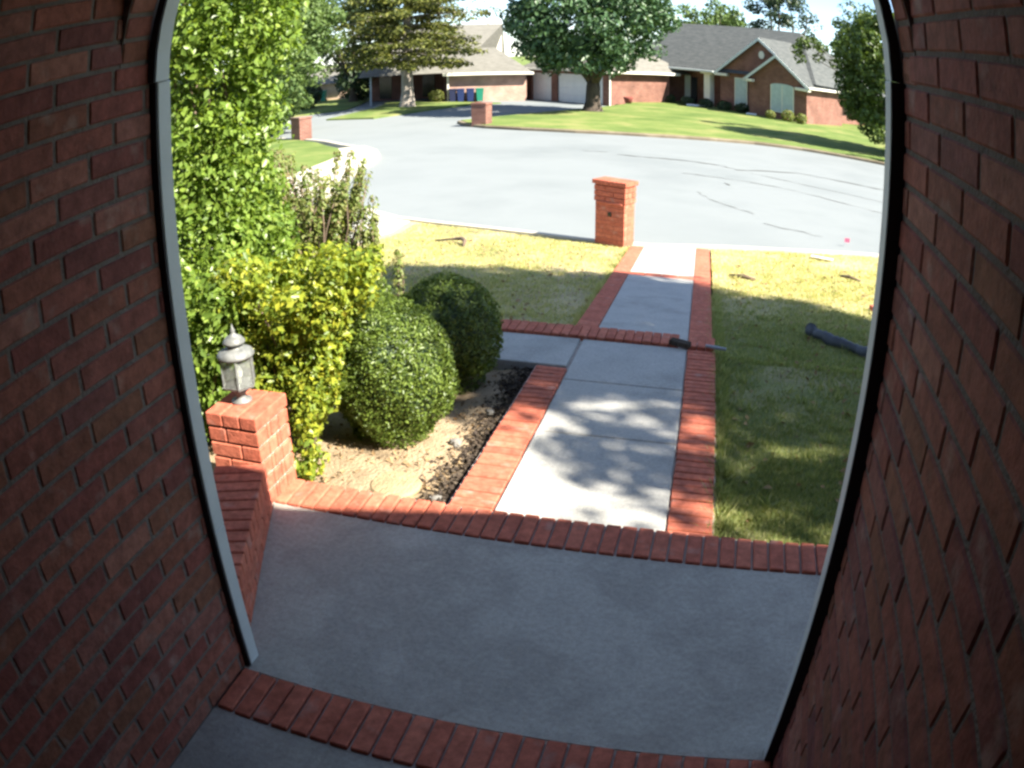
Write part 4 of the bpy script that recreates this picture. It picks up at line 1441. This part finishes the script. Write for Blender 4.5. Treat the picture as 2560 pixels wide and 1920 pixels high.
# trees behind the right-hand house
leaf_tree('backyard_tree', 'pale feathery tree showing over the left end of the grey roof ridge', 'tree', (0.0, 76.0, -1.65), (0, 0, 2.5), (-0.8, 0, 5.7), (4.0, 3.0, 4.0), 60, 1.0, 110, 0.36, L_ELM, 0.3, bark, zmin=1.5)
leaf_tree('backyard_tree', 'tall dark tree showing over the right end of the grey roof ridge', 'tree', (6.6, 78.0, -1.65), (0, 0, 3.0), (-0.2, 0, 8.2), (3.5, 3.0, 4.9), 60, 1.1, 110, 0.36, L_DARK, 0.3, bark, zmin=3.0)
leaf_tree('backyard_tree', 'small leafy crown showing above the street tree at the right trim', 'tree', (13.5, 66.0, -1.65), (0, 0, 3.0), (0, 0, 7.2), (4, 3, 3.6), 50, 1.1, 110, 0.36, L_RIGHT, 0.3, bark, zmin=3.0)

# cedar: tiers of flat horizontal sprays on a straight pale trunk
t = thing('cedar_tree', 'wide cedar with flat layered branches and pale bare trunk', 'tree', (-20.39, 50.47, zs(0, 50.5) + 0.09))
tb = MB()
tb.tube([(0, 0, -0.15), (0, 0, 0.1), (0.03, 0, 1.0), (0.0, 0, 3.0), (0.05, 0, 7.0), (0, 0, 12.5)], [0.72, 0.56, 0.42, 0.36, 0.26, 0.08], 12)
cs, rs, ks = [], [], []
for lev in range(15):
    z = 2.95 + lev * 0.64
    R = (5.4 if lev < 6 else 5.4 * (1 - (lev - 6) / 11)) * random.uniform(0.85, 1.1)
    nb = 8
    for i in range(nb):
        a = 2 * math.pi * (i + random.random() * 0.7) / nb + lev
        L = R * random.uniform(0.6, 1.12)
        tip = Vector((L * math.cos(a), L * math.sin(a), z + random.uniform(-0.35, 0.25)))
        tb.tube([(0, 0, z + 0.25), tuple(Vector((0, 0, z + 0.25)).lerp(tip, 0.5) + Vector((0, 0, 0.12))), tuple(tip)], [0.085, 0.05, 0.015], 5)
        for q in range(4):
            f = 0.4 + 0.2 * q
            p = Vector((0, 0, z + 0.2)).lerp(tip, f)
            cs.append((p.x + random.uniform(-0.3, 0.3), p.y + random.uniform(-0.3, 0.3), p.z + 0.05))
            rs.append(1.05 * random.uniform(0.7, 1.2))
            ks.append(75)
tb.build('trunk', bark_pale, t, True)
P, N = clump_cloud(cs, rs, ks, 0.36, 0.25)
leaves('crown', P, N + [0, 0, 0.6], 0.28 * (0.6 + 0.8 * rng.random(len(P))), L_CEDAR, t, 0.45, 0.2)


# ------------------------------------------------------------------ houses across the street
def at(o, *objs):
    return o


def window(parent, x0, x1, z0, z1, y, mull=1, arch=0.0, blind=True, fr=whitep):
    pane = MB()
    top = [(x1, z1)] + [((x0 + x1) / 2 + (x1 - x0) / 2 * math.cos(a), z1 + arch * math.sin(a)) for a in np.linspace(0.3, math.pi - 0.3, 7)] + [(x0, z1)] if arch else [(x1, z1), (x0, z1)]
    pane.prism([(x0, z0), (x1, z0)] + top, y - 0.03, y + 0.02)
    w = pane.build('window', blindm if blind else darkglass, parent)
    f = MB()
    e = 0.06
    f.box(x0 - e, x0, y - 0.06, y, z0 - e, z1).box(x1, x1 + e, y - 0.06, y, z0 - e, z1).box(x0, x1, y - 0.06, y, z0 - e, z0)
    if not arch:
        f.box(x0 - e, x1 + e, y - 0.06, y, z1, z1 + e)
    for i in range(mull):
        xm = x0 + (x1 - x0) * (i + 1) / (mull + 1)
        f.box(xm - 0.03, xm + 0.03, y - 0.05, y - 0.031, z0, z1)
    f.build('frame', fr, w)
    return w


def gable(parent, xa, xp, xb, ze, zp, y0, y1, wallm, zb, over=0.3, th=0.14, back=6.0, name='gable_wall'):
    """gabled wall xa..xb with apex at xp; thin roof planes and rake boards"""
    MB().prism([(xa, zb), (xb, zb), (xb, ze), (xp, zp), (xa, ze)], y0, y1).build(name, wallm, parent)
    for (x0, x1) in ((xa, xb),):
        sl = (zp - ze) / (xp - xa)
        sr = (zp - ze) / (xb - xp)
        l = [(xa - 0.35, ze - sl * 0.35 + 0.02), (xp, zp + 0.02), (xp, zp + th), (xa - 0.35, ze - sl * 0.35 + th)]
        r = [(xp, zp + 0.02), (xb + 0.35, ze - sr * 0.35 + 0.02), (xb + 0.35, ze - sr * 0.35 + th), (xp, zp + th)]
        MB().prism(l, y0 - over, back).prism(r, y0 - over, back).build('gable_roof', shingle, parent)
        l2 = [(xa - 0.35, ze - sl * 0.35 - 0.12), (xp, zp - 0.12), (xp, zp + 0.10), (xa - 0.35, ze - sl * 0.35 + 0.10)]
        r2 = [(xp, zp - 0.12), (xb + 0.35, ze - sr * 0.35 - 0.12), (xb + 0.35, ze - sr * 0.35 + 0.10), (xp, zp + 0.10)]
        MB().prism(l2, y0 - over - 0.05, y0 - over - 0.003).prism(r2, y0 - over - 0.05, y0 - over - 0.003).build('rake_board', trimm, parent)


# right-hand house: local x runs right along its front, y into the house
RH = thing('ranch_house', 'red brick house with two gables and grey roof across the street', 'house', (5.65, 50.97, 0), math.atan2(-0.64, 0.77))
zb = -2.0
gable(RH, -4.75, -2.32, 0.0, 1.15, 2.88, 0.0, 0.25, fb_red, zb, back=5.0)
window(RH, -2.87, -1.08, -0.95, 0.86, -0.005, 1, 0.13)
gable(RH, -8.15, -4.5, -0.85, 1.38, 4.0, 1.0, 1.25, fb_red, zb, back=6.5)
window(RH, -6.76, -5.75, -1.02, 0.92, 0.995, 0)
vt = MB().lathe([(0.24, 0.0), (0.24, 0.05), (0.001, 0.05)], 16)
vt.v = [(x - 4.42, 0.97 - z, 2.85 + y * 1.2) for x, y, z in vt.v]
vt.build('gable_vent', whitep, RH)
# returns of the eaves
for q in ((-8.5, -7.35, 0.66, 0.98, 1.0, 1.2), (-5.1, -4.3, -0.35, -0.02, 0.86, 1.05), (-0.75, 0.35, -0.35, -0.02, 0.72, 0.92)):
    MB().cbox(*q, 0.02).build('eave_return', whitep, RH)
# end wall facing the sun, further wall, porch wall
MB().box(-0.25, 0.0, 0.25, 4.7, zb, 1.0).build('end_wall', fb_red, RH)
MB().box(-2.2, -1.6, 4.7, 12.0, zb, 1.0).build('rear_wall', fb_red, RH)
MB().box(-15.3, -8.16, 2.6, 2.85, zb, 1.3).build('porch_wall', fb_red, RH)
MB().box(-8.4, -8.15, 1.25, 2.6, zb, 1.3).build('porch_side_wall', fb_red, RH)
dd = MB().cbox(-12.35, -11.75, 2.54, 2.598, -1.55, 0.58, 0.01).build('front_door', darkglass, RH)
MB().box(-13.0, -12.45, 2.55, 2.598, -1.55, 0.7).build('sidelight', trimm, RH)
MB().cbox(-9.75, -9.15, 1.0, 1.5, -1.6, 1.0, 0.03).build('porch_column', whitep, RH)
MB().box(-10.0, -8.9, 0.9, 1.6, 1.0, 1.25).build('porch_beam', whitep, RH)
MB().box(-15.3, -8.2, 0.9, 2.6, -2.0, -1.6).build('porch_slab', concrete, RH)
# main hip roof
RZ = 5.12
b = MB()
V = [(-17.5, 0.65, 1.28), (0.35, 0.65, 1.28), (0.35, 12.2, 1.05), (-17.5, 12.2, 1.05), (-16.9, 6.2, RZ), (-4.6, 6.2, RZ)]
b.add(V, [(0, 1, 5, 4), (1, 2, 5), (2, 3, 4, 5), (3, 0, 4), (0, 3, 2, 1)])
b.build('main_roof', shingle, RH)
b = MB().add([(0.36, -0.35, 1.02), (0.36, 4.9, 1.02), (-2.32, 4.9, 2.98), (-2.32, 0.0, 2.98)], [(0, 1, 2, 3)])
MB().cbox(0.33, 0.47, -0.35, 5.0, 0.9, 1.04, 0.02).build('gutter', whitep, RH)
MB().cbox(-15.3, -8.5, 0.52, 0.66, 1.14, 1.28, 0.02).build('gutter', trimm, RH)
# garage wing
gx0, gy0 = -13.0, -5.65          # local place of its near right corner
off = Vector((-7.58, 54.63)) - Vector((5.65, 50.97))
X_, Y_ = Vector((0.77, -0.64)), Vector((0.64, 0.77))
gx0, gy0 = off.dot(X_), off.dot(Y_)
MB().box(gx0 - 0.25, gx0, gy0, gy0 + 6.0, zb, 0.72).build('garage_side_wall', fb_red, RH)
MB().box(gx0 - 0.62, gx0 - 0.26, gy0 + 0.02, gy0 + 0.3, zb, 0.72).box(gx0 - 6.25, gx0 - 5.6, gy0 + 0.02, gy0 + 0.3, zb, 0.72).box(gx0 - 9.3, gx0 - 8.66, gy0 + 0.02, gy0 + 0.3, zb, 0.72).box(gx0 - 9.3, gx0 - 0.26, gy0 + 0.02, gy0 + 0.3, 0.42, 0.72).build('garage_front_wall', fb_red, RH)
for a, c in ((gx0 - 5.59, gx0 - 0.63), (gx0 - 8.65, gx0 - 6.26)):
    d = MB().box(a, c, gy0 + 0.2, gy0 + 0.25, zb, 0.42).build('garage_door', gdoor, RH)
    for q in range(4):
        MB().cbox(a + 0.02, c - 0.02, gy0 + 0.17, gy0 + 0.198, -1.7 + q * 0.53 + 0.01, -1.7 + (q + 1) * 0.53 - 0.01, 0.01).build('panel', gdoor, d)
b = MB().add([(gx0 - 9.8, gy0 - 0.45, 0.74), (gx0 + 0.45, gy0 - 0.45, 0.74), (gx0 + 0.45, gy0 + 8.0, 0.74), (gx0 - 9.8, gy0 + 8.0, 0.74), (gx0 - 6.2, gy0 + 4.0, 3.2), (gx0 - 3.2, gy0 + 4.0, 3.2)],
             [(0, 1, 5, 4), (1, 2, 5), (2, 3, 4, 5), (3, 0, 4), (0, 3, 2, 1)])
b.build('garage_roof', shingle_t, RH)
MB().cbox(gx0 + 0.45, gx0 + 0.58, gy0 - 0.45, gy0 + 6.6, 0.62, 0.80, 0.02).cbox(gx0 - 9.8, gx0 + 0.44, gy0 - 0.56, gy0 - 0.45, 0.62, 0.79, 0.02).build('gutter', whitep, RH)
MB().cbox(gx0 + 0.003, gx0 + 0.09, gy0 + 0.02, gy0 + 0.12, -1.7, 0.7, 0.01).build('downspout', whitep, RH)

# left-hand house: rose brick garage side wall, shaded porch facing left
GA = math.atan2(0.38, 0.92)
LHs = thing('garage_house', 'rose brick house with tan roof and bins along its garage wall', 'house', (-19.43, 56.12, 0), GA)
MB().box(0.0, 5.7, 0.0, 0.25, -2.0, 0.42).build('garage_wall', fb_pink, LHs)
MB().box(5.45, 5.7, 0.25, 6.0, -2.0, 0.42).build('end_wall', fb_pink, LHs)
MB().box(0.0, 0.25, 0.25, 7.5, -2.0, 0.42).build('porch_wall', fb_red, LHs)
MB().box(-5.9, 0.0, 7.0, 7.25, -2.0, 0.55).build('rear_porch_wall', fb_red, LHs)
for k in range(3):
    MB().box(-5.2 + k * 1.75, -4.2 + k * 1.75, 6.94, 6.999, -1.6, 0.3).build('dark_window', darkglass, LHs)
MB().cbox(-0.12, 0.02, -0.16, -0.02, -2.0, 0.4, 0.02).build('corner_post', whitep, LHs)
MB().cbox(-5.75, -5.60, 0.45, 0.60, -2.0, 0.5, 0.02).build('porch_post', greypaint, LHs)
b = MB().add([(-0.45, -0.5, 0.44), (6.15, -0.5, 0.44), (6.15, 8.0, 0.44), (-0.45, 8.0, 0.44), (2.2, 4.2, 2.45), (3.9, 4.2, 2.45)], [(0, 1, 5, 4), (1, 2, 5), (2, 3, 4, 5), (3, 0, 4), (0, 3, 2, 1)])
b.build('garage_roof', shingle_t, LHs)
b = MB().add([(-6.6, 0.2, 0.52), (0.5, 0.2, 0.52), (6.0, 14, 0.52), (-6.6, 14, 0.52), (-4.0, 8.0, 4.6), (5.0, 8.0, 4.6)], [(0, 1, 5, 4), (1, 2, 5), (2, 3, 4, 5), (3, 0, 4), (0, 3, 2, 1)])
b.build('main_roof', shingle_t, LHs)
MB().cbox(-0.45, 6.15, -0.62, -0.5, 0.30, 0.50, 0.02).build('gutter', whitep, LHs)
MB().cbox(3.85, 5.0, 8.8, 9.6, 2.0, 5.0, 0.02).build('chimney', whitep, LHs)
for k in range(4):
    MB().cbox(3.98 + k * 0.26, 4.06 + k * 0.26, 8.76, 8.80, 3.9, 4.9, 0.005).build('slat', gdoor, LHs)

# cottage at the far left
CT = thing('cottage', 'low tan brick house with grey roof behind the corner trees', 'house', (-32.9, 65.3, 0), 0.1)
MB().box(-6.0, 0.3, 0.0, 0.3, -2.0, -0.12).build('wall', fb_tan, CT)
MB().box(0.05, 0.3, 0.3, 5.0, -2.0, -0.12).build('end_wall', fb_tan, CT)
b = MB().add([(-7, -0.6, -0.12), (1.0, -0.6, -0.12), (1.0, 7.0, -0.12), (-7, 7.0, -0.12), (-3.5, 3.0, 1.3), (2.2, 3.4, 1.5)], [(0, 1, 5, 4), (1, 2, 5), (2, 3, 4, 5), (3, 0, 4), (0, 3, 2, 1)])
b.build('roof', shingle_t, CT)


# wheeled bins
def wheelie(label, loc, rz, mat):
    t = thing('wheeled_bin', label, 'bin', loc, rz, 'wheeled bins across the street')
    V = [(-0.2, -0.23, 0.06), (0.2, -0.23, 0.06), (0.2, 0.23, 0.06), (-0.2, 0.23, 0.06), (-0.27, -0.31, 0.95), (0.27, -0.31, 0.95), (0.27, 0.31, 0.95), (-0.27, 0.31, 0.95)]
    MB().add(V, [(0, 3, 2, 1), (4, 5, 6, 7), (0, 1, 5, 4), (1, 2, 6, 5), (2, 3, 7, 6), (3, 0, 4, 7)]).build('body', mat, t)
    MB().cbox(-0.29, 0.29, -0.34, 0.33, 0.952, 1.03, 0.03).build('lid', mat, t)
    MB().tube([(-0.2, 0.36, 0.93), (0.2, 0.36, 0.93)], 0.02, 8).build('handle', mat, t)
    for s in (-1, 1):
        MB().tube([(s * 0.2, 0.24, 0.1), (s * 0.25, 0.24, 0.1)], 0.1, 12).build('wheel', darkglass, t)


Gv = Vector((-19.43, 56.12))
GX, GY = Vector((math.cos(GA), math.sin(GA))), Vector((-math.sin(GA), math.cos(GA)))
for lab, d, m in (('navy wheeled bin nearest the cream corner post', 0.82, binblue), ('middle blue wheeled bin of the three by the rose brick wall', 1.52, binblue), ('green wheeled bin at the right of the three by the wall', 2.20, bingreen)):
    p = Gv + GX * d - GY * 0.55
    wheelie(lab, (p.x, p.y, zs(0, p.y) + 0.01), GA, m)
p = Gv + GX * 0.25 - GY * 0.45
wheelie('dark bin half hidden at the corner post of the rose brick garage', (p.x, p.y, zs(0, p.y) + 0.01), GA, binnavy)
wheelie('green wheeled bin standing alone by the far left cottage', (-33.6, 63.4, -1.68), 0.2, bingreen)
wheelie('dark bin beside the lone green bin by the cottage', (-34.4, 63.6, -1.68), 0.0, binnavy)

# shrubs by the far houses
def ball_shrub(label, loc, r, mat, leaf=0.12, n=900, name='round_shrub', zz=0.8, group=None):
    t = thing(name, label, 'shrub', loc, 0, group)
    d = rng.normal(size=(n, 3))
    d /= np.linalg.norm(d, axis=1, keepdims=True)
    P = d * (0.7 + 0.3 * rng.random(n))[:, None] * [r, r, r * zz] + [0, 0, r * zz * 0.9]
    P[:, 2] = np.maximum(P[:, 2], 0.02)
    leaves('foliage', P, d + rng.normal(size=d.shape) * 0.5, leaf * (0.6 + 0.8 * rng.random(n)), mat, t, 0.6, 0.25)
    stems('stem', (0, 0, -0.05), [(0.1, 0, r * 0.8), (-0.1, 0.05, r * 0.8)], 0.04, 0.02, t)


p = Gv - GX * 0.9 - GY * 0.4
ball_shrub('round olive shrub left of the cream corner post', (p.x, p.y, zs(0, p.y) + 0.09), 0.62, L_CEDAR)
ball_shrub('big dark shrub between the cottage and the shaded porch', (-29.2, 61.5, -1.65), 2.0, L_DARK, 0.3, 2200, zz=0.9)
ball_shrub('dark hedge mass low behind the corner lawn at left', (-30.5, 54.0, -1.62), 1.6, L_DARK, 0.3, 1500, zz=0.8)
fx = Vector((5.65, 50.97))
for i, (u, r) in enumerate(((-0.9, 0.45), (0.3, 0.4), (-2.0, 0.35))):
    q = fx + X_ * u - Y_ * (0.9 + 0.2 * i)
    ball_shrub(('pale grassy plant under the arched window corner', 'dry grassy plant at the sunlit house corner', 'low plant below the arched window')[i], (q.x, q.y, zfl(q.x, q.y)), r, L_CREPE, 0.14, 400, 'bedding_plant', 0.9, 'plants along the house front')
for i, u in enumerate((-5.6, -7.2, -9.0, -10.8, -12.6)):
    q = fx + X_ * u + Y_ * (0.3 if u > -8 else 0.4)
    ball_shrub(('dark low shrub under the tall narrow window', 'dark low shrub left of the tall narrow window', 'dark low shrub right of the porch column', 'dark low shrub before the house door', 'dark low shrub left of the house door')[i],
               (q.x, q.y, zfl(q.x, q.y) - 0.05), 0.55, L_DARK, 0.16, 500, 'foundation_shrub', 0.7, 'dark shrubs along the house front')
q = fx + X_ * (gx0 + 0.9) + Y_ * (gy0 + 1.0)
t = thing('clay_pot', 'small dark red pot on the grass before the orange garage wall', 'pot', (q.x, q.y, zfl(q.x, q.y)))
MB().lathe([(0.2, 0), (0.3, 0.3), (0.33, 0.38), (0.33, 0.46), (0.27, 0.46), (0.24, 0.36), (0.001, 0.34)], 16).build('pot', terracotta, t, True)
q = fx + X_ * (-4.2) - Y_ * 0.5
t = tag(MB().cbox(-0.35, 0.35, -0.14, 0.14, 0, 0.12, 0.02).build('splash_block', gdoor), 'white splash block on the grass at the brick gable', 'block')
t.location = (q.x, q.y, zfl(q.x, q.y))
q = fx + X_ * (-9.6) + Y_ * 0.2
t = tag(MB().cbox(-0.8, 0.8, -0.3, 0.3, 0, 0.14, 0.02).build('porch_step', gdoor), 'pale step before the column of the shaded house porch', 'step')
t.location = (q.x, q.y, zfl(q.x, q.y))
